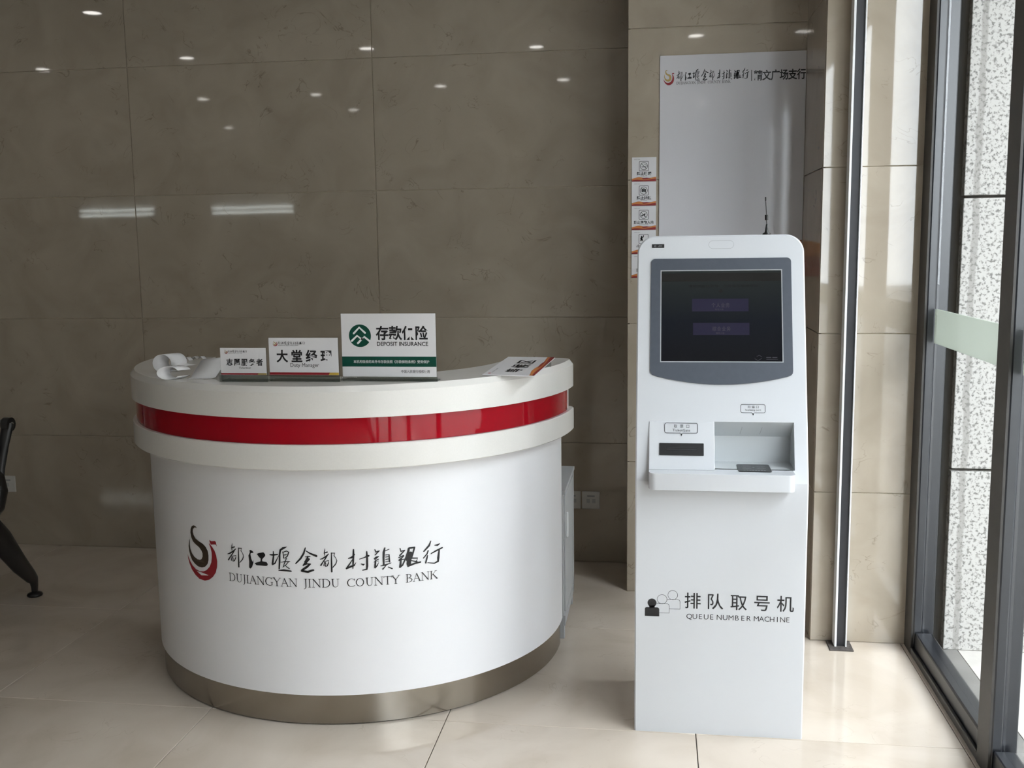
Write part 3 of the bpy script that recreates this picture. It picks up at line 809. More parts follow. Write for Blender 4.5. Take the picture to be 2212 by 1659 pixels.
# grey under-desk cabinet behind the desk's right end
cb = thing('side_cabinet', (-0.54, 4.03, 0), 'small grey cabinet behind the right end of the desk', 'cabinet')
MB().box(-0.74, -0.352, 3.80, 4.228, 0.055, 0.583, 0.002).build('body', 'cabinet_grey', cb)
MB().box(-0.75, -0.342, 3.79, 4.236, 0.583, 0.598, 0.002).build('top', 'cabinet_grey', cb)
dr = MB().box(-0.352, -0.345, 3.83, 4.165, 0.105, 0.568, 0.002).build('door', 'cabinet_grey', cb)
MB().box(-0.345, -0.336, 3.845, 3.857, 0.40, 0.50, 0.003).build('handle', 'alu_light', dr)
MB().box(-0.352, -0.3445, 4.18, 4.226, 0.06, 0.58, 0.001).build('stile', 'cabinet_grey', cb)
MB().box(-0.352, -0.3445, 3.80, 4.226, 0.058, 0.098, 0.001).build('bottom_rail', 'cabinet_grey', cb)
for x in (-0.735, -0.38):
    for y in (3.81, 4.195):
        MB().box(x, x + 0.03, y, y + 0.03, 0, 0.056, 0.002).build('leg', 'cabinet_grey', cb)


# ------------------------------------------------------------------ acrylic table signs
def stand(name, x0, x1, zc, zt, y, label):
    o = thing(name, ((x0 + x1) / 2, y, TOP), label, 'sign', 'acrylic signs on the desk')
    MB().box(x0, x1, y + 0.0015, y + 0.0045, TOP, zt, 0.0004).build('acrylic_back', 'acrylic', o, 'clear acrylic sheet')
    MB().box(x0, x1, y + 0.0045, y + 0.05, TOP, TOP + 0.003, 0.0005).build('foot', 'acrylic', o, 'clear acrylic foot')
    MB().box(x0 - 0.003, x1 + 0.003, y - 0.006, y + 0.0015, TOP, zc - 0.001, 0.0006).build('front_lip', 'acrylic', o, 'clear acrylic front lip')
    c = MB().box(x0 + 0.001, x1 - 0.001, y, y + 0.0015, zc, zt - 0.001).build('card', 'card_white', o)
    return o, c


vol, vcard = stand('acrylic_sign', -1.370, -1.217, 1.135, 1.2215, 3.05, 'smallest acrylic sign, volunteer card beside the curled paper slips')
duty, dcard = stand('acrylic_sign', -1.213, -0.985, 1.134, 1.2526, 3.062, 'middle acrylic sign reading duty manager, a red and yellow strip below')
dep, pcard = stand('acrylic_sign', -0.980, -0.676, 1.128, 1.3267, 3.08, 'largest acrylic sign with a round green emblem and green stripe')

# volunteer card
P = lambda x, y: (-1.370 + (x - 474.5) / 104.5 * 0.153, 1.2215 - (y - 751) / 60.0 * 0.0865)
mp = wall_map(3.05, 0.0004)
emblem(vcard, mp, P(485, 0)[0], P(492.5, 0)[0], P(0, 764.5)[1], P(0, 756)[1], 'ink_gold', 'ink_red')
m = MB(); brush_name(m, mp, P(493, 0)[0], P(536, 0)[0], P(0, 761.5)[1], P(0, 756)[1], 1.2); serif_name(m, mp, P(493.5, 0)[0], P(525, 0)[0], P(0, 764)[1], 0.0021, 1.3)
m.build('bank_name', 'ink_black', vcard, recalc=False)
m = MB(); write(m, '志愿服务者', P(488.5, 0)[0], P(570.5, 0)[0], P(0, 790.5)[1], P(0, 775.5)[1], mp, bold=0.028, spread=0.0208); m.build('title', 'ink_black', vcard, recalc=False)
m = MB(); write(m, 'Volunteer', P(517, 0)[0], P(544, 0)[0], P(0, 797.5)[1], P(0, 793)[1], mp, shear=0.25); m.build('subtitle', 'ink_black', vcard, recalc=False)
MB().prism([(-1.369, 1.1355), P(558, 811)[:1] + (1.1355,), P(560, 808)[:1] + (1.1405,), (-1.369, 1.1405)], mp, None).build('red_strip', 'ink_red', vcard, recalc=False)
MB().prism([P(558, 811)[:1] + (1.1355,), (-1.218, 1.1355), (-1.218, 1.1405), P(560, 808)[:1] + (1.1405,)], mp, None).build('gold_strip', 'ink_gold', vcard, recalc=False)
# duty manager card
P = lambda x, y: (-1.213 + (x - 579.5) / 154.5 * 0.228, 1.2526 - (y - 729) / 82.0 * 0.1186)
mp = wall_map(3.062, 0.0004)
emblem(dcard, mp, P(589.5, 0)[0], P(600, 0)[0], P(0, 748)[1], P(0, 736.5)[1], 'ink_gold', 'ink_red')
m = MB(); brush_name(m, mp, P(601, 0)[0], P(661, 0)[0], P(0, 744)[1], P(0, 737)[1], 1.2); serif_name(m, mp, P(601.5, 0)[0], P(646, 0)[0], P(0, 747)[1], 0.0030, 1.3)
m.build('bank_name', 'ink_black', dcard, recalc=False)
m = MB(); write(m, '大堂经理', P(597, 0)[0], P(719.5, 0)[0], P(0, 783)[1], P(0, 756.5)[1], mp, bold=0.03, spread=0.0365); m.build('title', 'ink_black', dcard, recalc=False)
m = MB(); write(m, 'Duty Manager', P(627, 0)[0], P(690.5, 0)[0], P(0, 796)[1], P(0, 785)[1], mp); m.build('subtitle', 'ink_black', dcard, recalc=False)
MB().prism([(-1.212, 1.1345), P(711, 811)[:1] + (1.1345,), P(714, 805.5)[:1] + (1.142,), (-1.212, 1.142)], mp, None).build('red_strip', 'ink_red', dcard, recalc=False)
MB().prism([P(711, 811)[:1] + (1.1345,), (-0.986, 1.1345), (-0.986, 1.142), P(714, 805.5)[:1] + (1.142,)], mp, None).build('yellow_strip', 'ink_yellow', dcard, recalc=False)
# deposit insurance card
P = lambda x, y: (-0.980 + (x - 733) / 209.0 * 0.304, 1.3267 - (y - 676.5) / 137.0 * 0.1987)
mp = wall_map(3.08, 0.0004); mp2 = wall_map(3.08, 0.0009)
ec = P(775, 725); er = 24.4 / 209 * 0.304
MB().prism(circle(*ec, er, 40), mp, None).build('emblem_disc', 'ink_green', pcard, recalc=False)
m = MB()
q = lambda x, y: (P(x, y)[0], P(x, y)[1], 0.0062)
Q = lambda x, y: q(720 + x / 4.096, 660 + y / 4.096)
for st in ([(170, 245), (221, 193), (272, 240)], [(150, 312), (200, 266), (245, 300), (262, 274), (310, 312)], [(205, 332), (248, 290)]):
    ribbon(m, [Q(*p) for p in st], mp2)
m.build('emblem_lines', 'ink_white', pcard, recalc=False)
m = MB(); write(m, '存款保险', P(810.5, 0)[0], P(925, 0)[0], P(0, 734)[1], P(0, 704)[1], mp, bold=0.024, spread=0.0405); m.build('title', 'ink_black', pcard, recalc=False)
m = MB(); write(m, 'DEPOSIT INSURANCE', P(812, 0)[0], P(924.5, 0)[0], P(0, 747)[1], P(0, 738)[1], mp, bold=0.014); m.build('subtitle', 'ink_black', pcard, recalc=False)
MB().prism([(-0.979, P(0, 792)[1]), (-0.677, P(0, 792)[1]), (-0.677, P(0, 770)[1]), (-0.979, P(0, 770)[1])], mp, None).build('green_stripe', 'ink_green', pcard, recalc=False)
m = MB(); write(m, '本机构吸收的本外币存款依照《存款保险条例》受到保护', P(759, 0)[0], P(926, 0)[0], P(0, 784.5)[1], P(0, 777.5)[1], mp2, bold=0.004); m.build('stripe_lettering', 'ink_white', pcard, recalc=False)
m = MB(); write(m, '中国人民银行授权使用', P(864, 0)[0], P(926.5, 0)[0], P(0, 805.5)[1], P(0, 799)[1], mp, bold=0.006); m.build('small_lettering', 'ink_black', pcard, recalc=False)

# acrylic sign lying face up at the desk's right end, far edge raised on its foot
c00, c10 = Vector((-0.5575, 3.225, 1.1150)), Vector((-0.3893, 3.225, 1.1110))     # near left, near right
c01, c11 = Vector((-0.5105, 3.49, 1.1437)), Vector((-0.3473, 3.49, 1.1417))       # far left, far right
lf = thing('flat_sign', (-0.45, 3.36, TOP), 'white sign lying face up near the right end of the countertop, waiting area lettering', 'sign')
nrm = (c10 - c00).cross(c01 - c00).normalized()
lmap = lambda u, v, l=0.0: (c00 * (1 - u) + c10 * u) * (1 - v) + (c01 * (1 - u) + c11 * u) * v + nrm * l
MB().prism([(0, 0), (1, 0), (1, 1), (0, 1)], lambda u, v: lmap(u, v, 0.003), lambda u, v: lmap(u, v, 0.0005)).build('board', 'card_white', lf)
MB().box(-0.50, -0.36, 3.478, 3.484, TOP, 1.137).build('foot', 'acrylic', lf, 'clear acrylic foot')
lp = lambda u, v: lmap(u, v, 0.0035)
WAVE_LIFT = nrm * 0.0004
wave_band(lf, lambda u, v: lp(1 - v, u), 0.0, 1.0, 0.0, 0.155)
# characters read from the near end to the far end, their heads to the left
m = MB()
for ch, (va, vb, ua, ub) in {'等': (0.15, 0.33, 0.34, 0.66), '候': (0.39, 0.57, 0.34, 0.70), '区': (0.63, 0.81, 0.36, 0.70)}.items():
    write(m, ch, va, vb, 0, 1, (lambda a, b, ua=ua, ub=ub: lp(ub - (ub - ua) * b, a)), bold=0.02)
m.build('lettering', 'ink_black', lf, recalc=False)
m = MB(); brush_name(m, lambda a, b: lp(0.145 - b, a), 0.10, 0.34, 0.0, 0.035, 1.2); m.build('bank_name', 'ink_black', lf, recalc=False)
m = MB(); m.prism([(0.075, 0.05), (0.125, 0.05), (0.125, 0.09), (0.075, 0.09)], lp, None); m.build('emblem_mark', 'ink_red', lf, recalc=False)
WAVE_LIFT = Vector((0, -0.0003, 0))


# ------------------------------------------------------------------ loose paper on the desk's left
def strip(path, wdir, width, thick=0.0004):
    """paper strip: path of points, extruded along wdir"""
    mb = MB()
    w = Vector(wdir).normalized() * width
    n = len(path)
    vs = [Vector(p) for p in path] + [Vector(p) + w for p in path]
    mb.add(vs, [(i, i + 1, n + i + 1, n + i) for i in range(n - 1)], True)
    return mb


def solidify(o, t):
    md = o.modifiers.new('thickness', 'SOLIDIFY'); md.thickness = t; md.offset = 0
    return o


def ring_path(cx, cy, rx, rz, a0, a1, n, ax, z0=TOP):
    """points on an ellipse standing on the countertop, ax = horizontal direction of its width"""
    ax = Vector(ax).normalized()
    out = []
    for k in range(n + 1):
        a = math.radians(a0 + (a1 - a0) * k / n)
        out.append(Vector((cx, cy, z0 + rz + 0.0006)) + ax * (rx * math.cos(a)) + Vector((0, 0, 1)) * (rz * math.sin(a)))
    return out


p1 = ring_path(-1.678, 3.265, 0.032, 0.031, 300, -10, 30, (1, 0.12, 0))
p1 += [p1[-1] + Vector((0.010, 0.004, -0.004)), p1[-1] + Vector((0.03, 0.01, -0.006))]
solidify(strip(p1, (0.62, 0.78, 0.02), 0.058).build('paper_slip', 'paper', None, 'larger curled white paper slip at the left end of the countertop', 'paper', 'curled paper slips on the desk'), 0.0003)
p2 = ring_path(-1.566, 3.082, 0.036, 0.0215, 330, 20, 30, (1, 0.10, 0))
slip2 = solidify(strip(p2, (0.50, 0.86, 0), 0.048).build('paper_slip', 'paper', None, 'smaller curled white paper slip with grey print beside the volunteer sign', 'paper', 'curled paper slips on the desk'), 0.0003)
m = MB()
for k, (a, w) in enumerate(((0.012, 0.010), (0.026, 0.012))):
    b0 = Vector((-1.556, 3.079, TOP + 0.0445)) + Vector((0.50, 0.86, 0)).normalized() * a
    m.add([b0, b0 + Vector((w, 0, -0.0016)), b0 + Vector((w + 0.002, 0.004, -0.0016)), b0 + Vector((0.002, 0.004, 0))], [(0, 1, 2, 3)])
m.build('print', 'ink_grey', slip2, recalc=False)
fs = [Vector((-1.505, 3.105, TOP + 0.0012)), Vector((-1.500, 3.108, TOP + 0.004)), Vector((-1.4985, 3.140, TOP + 0.026)), Vector((-1.497, 3.180, TOP + 0.050)), Vector((-1.494, 3.196, TOP + 0.056)), Vector((-1.49, 3.212, TOP + 0.052)), Vector((-1.486, 3.235, TOP + 0.030)), Vector((-1.482, 3.25, TOP + 0.003))]
sh = MB()
n = len(fs)
L = fs
Rr = [p + Vector((0.075 + 0.004 * i, 0.012, (0.006 if 2 < i < 6 else 0.0))) for i, p in enumerate(fs)]
sh.add(L + Rr, [(i, i + 1, n + i + 1, n + i) for i in range(n - 1)], True)
solidify(sh.build('folded_paper', 'paper', None, 'folded white sheet of paper standing tented beside the volunteer sign', 'paper'), 0.0004)
m = MB()
b0 = Vector((-1.507, 3.098, TOP + 0.0012))
m.add([b0, b0 + Vector((0.076, 0.012, 0.0)), b0 + Vector((0.080, 0.030, 0.003)), b0 + Vector((0.004, 0.018, 0.003))], [(0, 1, 2, 3)])
solidify(m.build('paper_slip', 'paper', None, 'narrow flat paper slip lying under the folded sheet', 'paper'), 0.0004)
for k, (x, y, lab) in enumerate(((-1.775, 3.62, 'tiny crumpled paper scrap behind the larger curled slip'), (-1.735, 3.655, 'tiny torn paper scrap, the rightmost behind the curled slips'))):
    pp = [Vector((x - 0.026 + 0.013 * i, y + 0.004 * (i % 2), TOP + 0.001 + (0.012 if i in (1, 3) else 0.004 if i == 2 else 0))) for i in range(5)]
    solidify(strip(pp, (0.25, 1, 0), 0.022).build('paper_scrap', 'paper', None, lab, 'paper', 'paper scraps on the desk'), 0.0003)

# ------------------------------------------------------------------ queue number machine
KX0, KX1, KY, KZ, KT, KB = -0.062, 0.455, 3.077, 0.81, 1.554, 3.45
TAN = 0.328
kiosk = thing('queue_machine', ((KX0 + KX1) / 2, 3.26, 0), 'white free-standing queue number machine with a dark touch screen', 'kiosk')
front = lambda z: KY + max(0.0, (z - KZ)) * TAN
CS = math.hypot(1, TAN)
# (x, s) on the sloping panel, s measured up the slope from its foot; lift is outwards
NP = Vector((0, -1 / CS, TAN / CS))
slope = lambda x, s, l=0.0: Vector((x, KY + s * TAN / CS, KZ + s / CS)) + NP * l
HX0, HX1, HZ0, HZ1 = 0.177, 0.4145, 0.848, 0.987
m = MB()
r = 0.056
ring = [(KX1, 0.0)] + [(KX1, z) for z in (KZ, HZ0, HZ1)] + [(KX1 - r + r * math.cos(math.radians(a)), KT - r + r * math.sin(math.radians(a))) for a in range(0, 91, 9)]
ring += [(KX0 + r - r * math.sin(math.radians(a)), KT - r + r * math.cos(math.radians(a))) for a in range(0, 91, 9)] + [(KX0, z) for z in (HZ1, HZ0, KZ, 0.0)]
cxm, czm = (KX0 + KX1) / 2, 0.9
E_ = 0.004


def inset(p, e=E_):
    x, z = p
    if z < KT - r:
        return (x - e if x > cxm else x + e, z)
    cx_ = KX1 - r if x > cxm else KX0 + r
    d = Vector((x - cx_, z - (KT - r)))
    d = d * ((r - e) / r)
    return (cx_ + d.x, KT - r + d.y)


fr = [inset(p) for p in ring]
F0 = [Vector((x, front(z), z)) for x, z in fr]
F1 = [Vector((x, front(z) + E_, z)) for x, z in ring]
B1 = [Vector((x, KB, z)) for x, z in ring]
n = len(ring)
m.add(F0 + F1, [(i, i + 1, n + i + 1, n + i) for i in range(n - 1)], True)
m.add(F1 + B1, [(i, i + 1, n + i + 1, n + i) for i in range(n - 1)], True)
m.add(B1, [tuple(range(n))])
m.add([(KX0, KY + E_, 0), (KX1, KY + E_, 0), (KX1, KB, 0), (KX0, KB, 0)], [(0, 1, 2, 3)])
xa, xb = KX0 + E_, KX1 - E_
quad = lambda x0, x1, z0, z1: m.add([(x0, front(z0), z0), (x1, front(z0), z0), (x1, front(z1), z1), (x0, front(z1), z1)], [(0, 1, 2, 3)])
quad(xa, xb, 0, KZ); quad(xa, xb, KZ, HZ0); quad(xa, HX0, HZ0, HZ1); quad(HX1, xb, HZ0, HZ1)
up = [p for p in fr if p[1] >= HZ1 - 1e-6]
m.add([(x, front(z), z) for x, z in up], [tuple(range(len(up)))])
m.build('housing', 'kiosk_white', kiosk, recalc=False)
# the open recess: floor, back, sloping soffit with the scanner window, side walls
m = MB()
yf, yb, ys, zs = front(HZ0), 3.205, 3.165, 0.930
yt = front(HZ1)
m.add([(HX0, yf, HZ0), (HX1, yf, HZ0), (HX1, yb, HZ0), (HX0, yb, HZ0)], [(0, 1, 2, 3)])
m.add([(HX0, yb, HZ0), (HX1, yb, HZ0), (HX1, yb, zs), (HX0, yb, zs)], [(0, 1, 2, 3)])
m.add([(HX0, yb, zs), (HX1, yb, zs), (HX1, yt, HZ1), (HX0, yt, HZ1)], [(0, 1, 2, 3)])
for x in (HX0, HX1):
    m.add([(x, yf, HZ0), (x, yb, HZ0), (x, yb, zs), (x, yt, HZ1)], [(0, 1, 2, 3)])
rec = m.build('recess', 'kiosk_inner', kiosk, recalc=False)
sm = plane_map((HX0, yb - 0.0004, zs - 0.0006), (1, 0, 0), Vector((0, yt - yb, HZ1 - zs)))
m = MB(); outline(m, [(0.082, 0.16), (0.142, 0.16), (0.146, 0.66), (0.086, 0.66)], 0.0012, sm); m.build('scanner_window', 'outline_grey', rec, recalc=False)
# tray
m = MB()
m.prism(rrect(-0.0205, 0.4095, 3.018, 3.10, 0.022, 8, (1, 1, 0, 0)), lambda x, y: Vector((x, y, HZ0)), lambda x, y: Vector((x, y, 0.797)), True)
tray = weld(m.build('tray', 'kiosk_white', kiosk))
bv = tray.modifiers.new('edge', 'BEVEL'); bv.width = 0.0025; bv.segments = 2; bv.limit_method = 'ANGLE'
# ticket module, flush with the panel above and standing proud below
mt, mb0 = front(HZ1) - 0.0015, 3.070
m = MB()
vs = [(-0.0213, mb0, HZ0), (HX0, mb0, HZ0), (HX0, mt, HZ1), (-0.0213, mt, HZ1), (-0.0213, 3.12, HZ0), (HX0, 3.12, HZ0), (HX0, 3.16, HZ1), (-0.0213, 3.16, HZ1)]
m.add(vs, [(0, 1, 2, 3), (0, 4, 5, 1), (1, 5, 6, 2), (2, 6, 7, 3), (3, 7, 4, 0), (4, 7, 6, 5)])
mod = m.build('ticket_module', 'kiosk_white', kiosk)
bv = mod.modifiers.new('edge', 'BEVEL'); bv.width = 0.002; bv.segments = 2
mV = Vector((0, mt - mb0, HZ1 - HZ0)); mH = mV.length
mm = lambda l: plane_map((0, mb0, HZ0), (1, 0, 0), mV.normalized(), l)
zz = lambda z: (z - HZ0) / (HZ1 - HZ0) * mH
m = MB(); m.prism(rrect(0.0105, 0.1445, zz(0.889), zz(0.924), 0.0015, 2), mm(0.0022), mm(-0.002)); slot = m.build('slot_plate', 'plastic_black', mod, 'black ticket slot plate')
m = MB()
for a, b in ((0.9105, 0.9125), (0.9035, 0.9065)):
    m.prism(rrect(0.033, 0.124, zz(a), zz(b), 0.0005, 2), mm(0.0042), mm(0.002))
m.build('slot_lip', 'groove_dark', mod)


def bubble(mb, x0, x1, y0, y1, rr, tip, mp, w=0.0016):
    tx, ty = tip
    l = rrect(x0, x1, y0, y1, rr, 5)
    k = 6
    l = l[:k] + [(tx - 0.0035, y0), (tx, ty), (tx + 0.0035, y0)] + l[k:]
    outline(mb, l, w, mp)
    mb.prism([(tx - 0.0022, y0 - 0.002), (tx, ty - 0.001), (tx + 0.0022, y0 - 0.002)], mp, None)


m = MB(); p_ = mm(0.0026)
bubble(m, 0.0265, 0.1267, zz(0.9527), zz(0.9814), 0.006, (0.0775, zz(0.944)), p_)
write(m, '取票口', 0.0545, 0.102, zz(0.9675), zz(0.9775), p_, spread=0.0105); write(m, 'TicketGate', 0.0505, 0.104, zz(0.9575), zz(0.9645), p_)
m.build('ticket_label', 'ink_black', mod, recalc=False)
# sloping panel: maker's plate, capsule outline, scanning label
sl = lambda l: (lambda x, s: slope(x, s, l))
pl = MB().prism(rrect(-0.0162, 0.0226, 0.7435, 0.7555, 0.0008, 2), sl(0.0014), sl(-0.001)).build('maker_plate', 'plastic_black', kiosk, 'small black maker plate')
m = MB(); outline(m, circle(-0.0062, 0.7492, 0.0026, 8), 0.0012, sl(0.0018))
m.prism([(0.005, .7504), (.016, .7508), (.016, .7521), (.005, .7517)], sl(0.0018), None).prism([(0.003, .7468), (.016, .7468), (.016, .7476), (.003, .7476)], sl(0.0018), None)
m.build('plate_marks', 'ink_grey', pl, recalc=False)
m = MB(); outline(m, rrect(0.1619, 0.2393, 0.7388, 0.7650, 0.0128, 8), 0.0011, sl(0.0006)); m.build('camera_window', 'outline_grey', kiosk, recalc=False)
m = MB(); bubble(m, 0.2567, 0.3297, 0.2149, 0.2407, 0.005, (0.2938, 0.2067), sl(0.0006), 0.0014)
write(m, '扫描口', 0.277, 0.311, 0.2285, 0.2375, sl(0.0006), spread=0.0088); write(m, 'Scanning port', 0.270, 0.3175, 0.2195, 0.2265, sl(0.0006))
m.build('scanning_label', 'ink_black', kiosk, recalc=False)
# screen surround and screen
bx0, bx1, bt = -0.0182, 0.4140, 0.7062
bot = [(bx0 + (bx1 - bx0) * t, 0.3015 + 0.030 * (2 * t - 1) ** 2 * 1.0) for t in [k / 24 for k in range(25)]]
outer = [(bx0 - 0.0015, 0.345)] + [(bx0 + 0.001, 0.3365), (bx0 + 0.006, 0.3312)] + [p for p in bot if bx0 + 0.012 < p[0] < bx1 - 0.012] + [(bx1 - 0.006, 0.3312), (bx1 - 0.001, 0.3365), (bx1 + 0.0005, 0.345)]
outer += [(bx1 - 0.013 + 0.013 * math.cos(math.radians(a)), bt - 0.013 + 0.013 * math.sin(math.radians(a))) for a in range(0, 91, 15)]
outer += [(bx0 + 0.013 - 0.013 * math.sin(math.radians(a)), bt - 0.013 + 0.013 * math.cos(math.radians(a))) for a in range(0, 91, 15)]
S0, S1, S2, S3 = 0.0114, 0.3865, 0.3712, 0.6685
hole = [(S0, S2), (S1, S2), (S1, S3), (S0, S3)]
bez = MB().prism(outer, sl(0.004), sl(-0.002), False, [hole]).build('screen_surround', 'bezel_grey', kiosk, 'blue-grey screen surround with a curved lower edge')
h2 = [(S0 + .003, S2 + .003), (S1 - .003, S2 + .003), (S1 - .003, S3 - .003), (S0 + .003, S3 - .003)]
MB().prism(hole, sl(0.0035), sl(0.0008), False, [h2]).build('screen_lip', 'bezel_lip', bez)
scr = MB().prism(hole, sl(0.0012), sl(-0.003)).build('screen', 'display', kiosk, 'dim touch screen')
s1, s2 = sl(0.0014), sl(0.0017)
MB().prism([(S0 + .003, .6315), (S1 - .003, .6315), (S1 - .003, .6585), (S0 + .003, .6585)], s1, None).build('title_bar', 'display_bar', scr, recalc=False)
for (a, b, c, d), t in (((0.1098, 0.2831, 0.5342, 0.5750), '个人业务'), ((0.1127, 0.2852, 0.4583, 0.4972), '综合业务')):
    bt_ = MB().prism([(a, c), (b, c), (b, d), (a, d)], s1, None).build('button', 'display_violet', scr, recalc=False)
    m = MB(); write(m, t, (a + b) / 2 - 0.027, (a + b) / 2 + 0.029, c + 0.0125, c + 0.0275, s2, spread=0.0125)
    write(m, '等待人数', (a + b) / 2 - 0.016, (a + b) / 2 + 0.010, c + 0.003, c + 0.009, s2)
    m.build('button_text', 'display_text', scr, recalc=False)
m = MB(); write(m, '请依次排队取号，在等候区等待呼叫：', 0.0983, 0.3177, 0.6115, 0.6215, s2, bold=0.01)
m.prism([(0.1945, 0.6060), (0.2025, 0.6060), (0.2025, 0.6005), (0.2065, 0.6005), (0.1985, 0.5935), (0.1905, 0.6005), (0.1945, 0.6005)], s2, None)
write(m, '2019-10-09 10:37', 0.075, 0.145, 0.6605, 0.6655, s2)
m.build('screen_text', 'display_dark_text', scr, recalc=False)
m = MB(); outline(m, [(0.300, 0.3835), (0.310, 0.3775), (0.3215, 0.3845)], 0.0014, s2, False); outline(m, [(0.306, 0.3905), (0.3145, 0.3945), (0.322, 0.3885)], 0.0014, s2, False)
m.prism([(0.335, .386), (.350, .386), (.350, .3885), (.335, .3885)], s2, None).prism([(0.353, .386), (.368, .386), (.368, .3885), (.353, .3885)], s2, None).prism([(0.335, .381), (.370, .381), (.370, .382), (.335, .382)], s2, None)
m.build('corner_mark', 'display_text', scr, recalc=False)
# card pad on the tray
pad = MB().prism(rrect(0.2470, 0.3445, 3.058, 3.158, 0.008, 5), lambda x, y: Vector((x, y, HZ0 + 0.0025)), lambda x, y: Vector((x, y, HZ0))).build('card_pad', 'bezel_grey', kiosk, 'dark card reader pad')
pad.data.materials.clear(); pad.data.materials.append(MATS['plastic_black'])
m = MB()
zmap = lambda x, y: Vector((x, y, HZ0 + 0.0029))
for cx_, sgn in ((0.2745, 1), (0.3165, -1)):
    for k in range(3):
        rr = 0.006 + 0.005 * k
        for a0 in (90, 270):
            outline(m, [(cx_ + rr * math.cos(math.radians(a0 - 65 + 13 * j)) * 0.95, 3.116 + rr * 1.5 * math.sin(math.radians(a0 - 65 + 13 * j))) for j in range(11)], 0.0012, zmap, False)
m.prism([(0.292, 3.112), (0.298, 3.112), (0.298, 3.118), (0.292, 3.118)], zmap, None)
for k in range(8):
    x = 0.262 + 0.0085 * k
    m.prism([(x, 3.068), (x + 0.006, 3.068), (x + 0.006, 3.073), (x, 3.073)], zmap, None)
m.build('pad_symbols', 'ink_grey', pad, recalc=False)
# lower panel: people pictogram and lettering
km = wall_map(KY, 0.0006)
Xk = lambda x, y: (-0.0306 + (x - 187) * 0.0002637, 0.379 + (507 - (y - 0.04 * (x - 187))) * 0.000266)
c = lambda x, y, rr: circle(*Xk(x, y), rr * 0.000265, 28)
body = lambda x0, x1, y0, y1: (lambda a, b: rrect(a[0], b[0], b[1], a[1], 0.006, 4, (0, 0, 1, 1)))(Xk(x0, y0), Xk(x1, y1))
m = MB(); m.prism(c(270, 343, 52), km, None).prism(body(187, 355, 394, 508), km, None)
m.prism([Xk(235, 375), Xk(305, 375), Xk(300, 405), Xk(240, 405)], km, None)
outline(m, c(388, 300, 56), 0.0011, km); outline(m, c(511, 250, 56), 0.0011, km)
outline(m, [Xk(325, 351), Xk(445, 356), Xk(464, 362), Xk(472, 380), Xk(472, 468), Xk(357, 464)], 0.0011, km, False)
outline(m, [Xk(448, 300), Xk(568, 305), Xk(588, 312), Xk(597, 330), Xk(597, 421), Xk(474, 417)], 0.0011, km, False)
m.build('people_pictogram', 'ink_black', kiosk, recalc=False)
m = MB(); write(m, '排队取号机', 0.0905, 0.4200, 0.4095, 0.4605, km, bold=0.006, spread=0.0505); m.build('title_lettering', 'ink_black', kiosk, recalc=False)
m = MB()
for w, a, b in (('QUEUE', 0.0989, 0.1815), ('NUMBER', 0.190, 0.2935), ('MACHINE', 0.302, 0.4105)):
    n_ = len(w)
    for i, ch in enumerate(w):
        vs, fs_, g0, g1, g2, g3 = glyphs(ch, -0.004)
        k = 0.0165 / 0.70
        cx_ = a + 0.007 + (b - a - 0.014) * i / (n_ - 1)
        m.add([km(cx_ + (x - (g0 + g1) / 2) * k, 0.3765 + y * k) for x, y in vs], fs_)
m.build('latin_lettering', 'ink_black', kiosk, recalc=False)

an = thing('antenna', (0.350, 3.41, KT), 'short black whip antenna standing on top of the queue machine', 'antenna')
MB().lathe([(0.0, 0.0), (0.013, 0.0), (0.013, 0.004), (0.006, 0.008), (0.0045, 0.020), (0.0025, 0.034), (0.0, 0.034)], (0.350, 3.41, KT)).build('foot', 'plastic_black', an)
MB().tube([(0.350, 3.41, KT + 0.032), (0.349, 3.41, KT + 0.062), (0.345, 3.41, 1.665)], 0.0013, 8).build('whip', 'plastic_black', an)
MB().tube([(0.3492, 3.41, 1.601), (0.3485, 3.41, 1.618)], 0.0055, 12).build('coil', 'plastic_black', an)
MB().tube([(0.345, 3.41, 1.662), (0.3445, 3.41, 1.674)], 0.0024, 8).build('tip', 'plastic_black', an)

# ------------------------------------------------------------------ poster on the column
PY = 4.392
po = thing('wall_poster', (0.307, PY - 0.005, 1.387), 'large white glossy poster with the bank name on the column', 'poster')
MB().box(0.007, 0.594, PY - 0.006, PY - 0.0005, 1.387, 2.297, 0.0005).build('board', 'poster_white', po)
pm = wall_map(PY - 0.006, 0.0006)
PX = lambda px: 0.007 + (px - 1426) * 0.00185
emblem(po, pm, PX(1434), PX(1457.5), 2.178, 2.240, 'ink_gold', 'ink_red')
m = MB(); brush_name(m, pm, PX(1463), PX(1620), 2.194, 2.238, 1.15); m.build('brush_lettering', 'ink_black', po, recalc=False)
m = MB(); serif_name(m, pm, PX(1463), PX(1580), 2.180, 0.0105, 1.15); m.prism([(PX(1625.5), 2.184), (PX(1627), 2.184), (PX(1627), 2.228), (PX(1625.5), 2.228)], pm, None); m.build('latin_lettering', 'ink_black', po, recalc=False)
m = MB(); write(m, '精文广场支行', PX(1631), 0.592, 2.185, 2.2255, pm, bold=0.022, spread=0.0345); m.build('branch_lettering', 'ink_black', po, recalc=False)
wave_band(po, pm, 0.008, 0.593, 1.3875, 0.148)

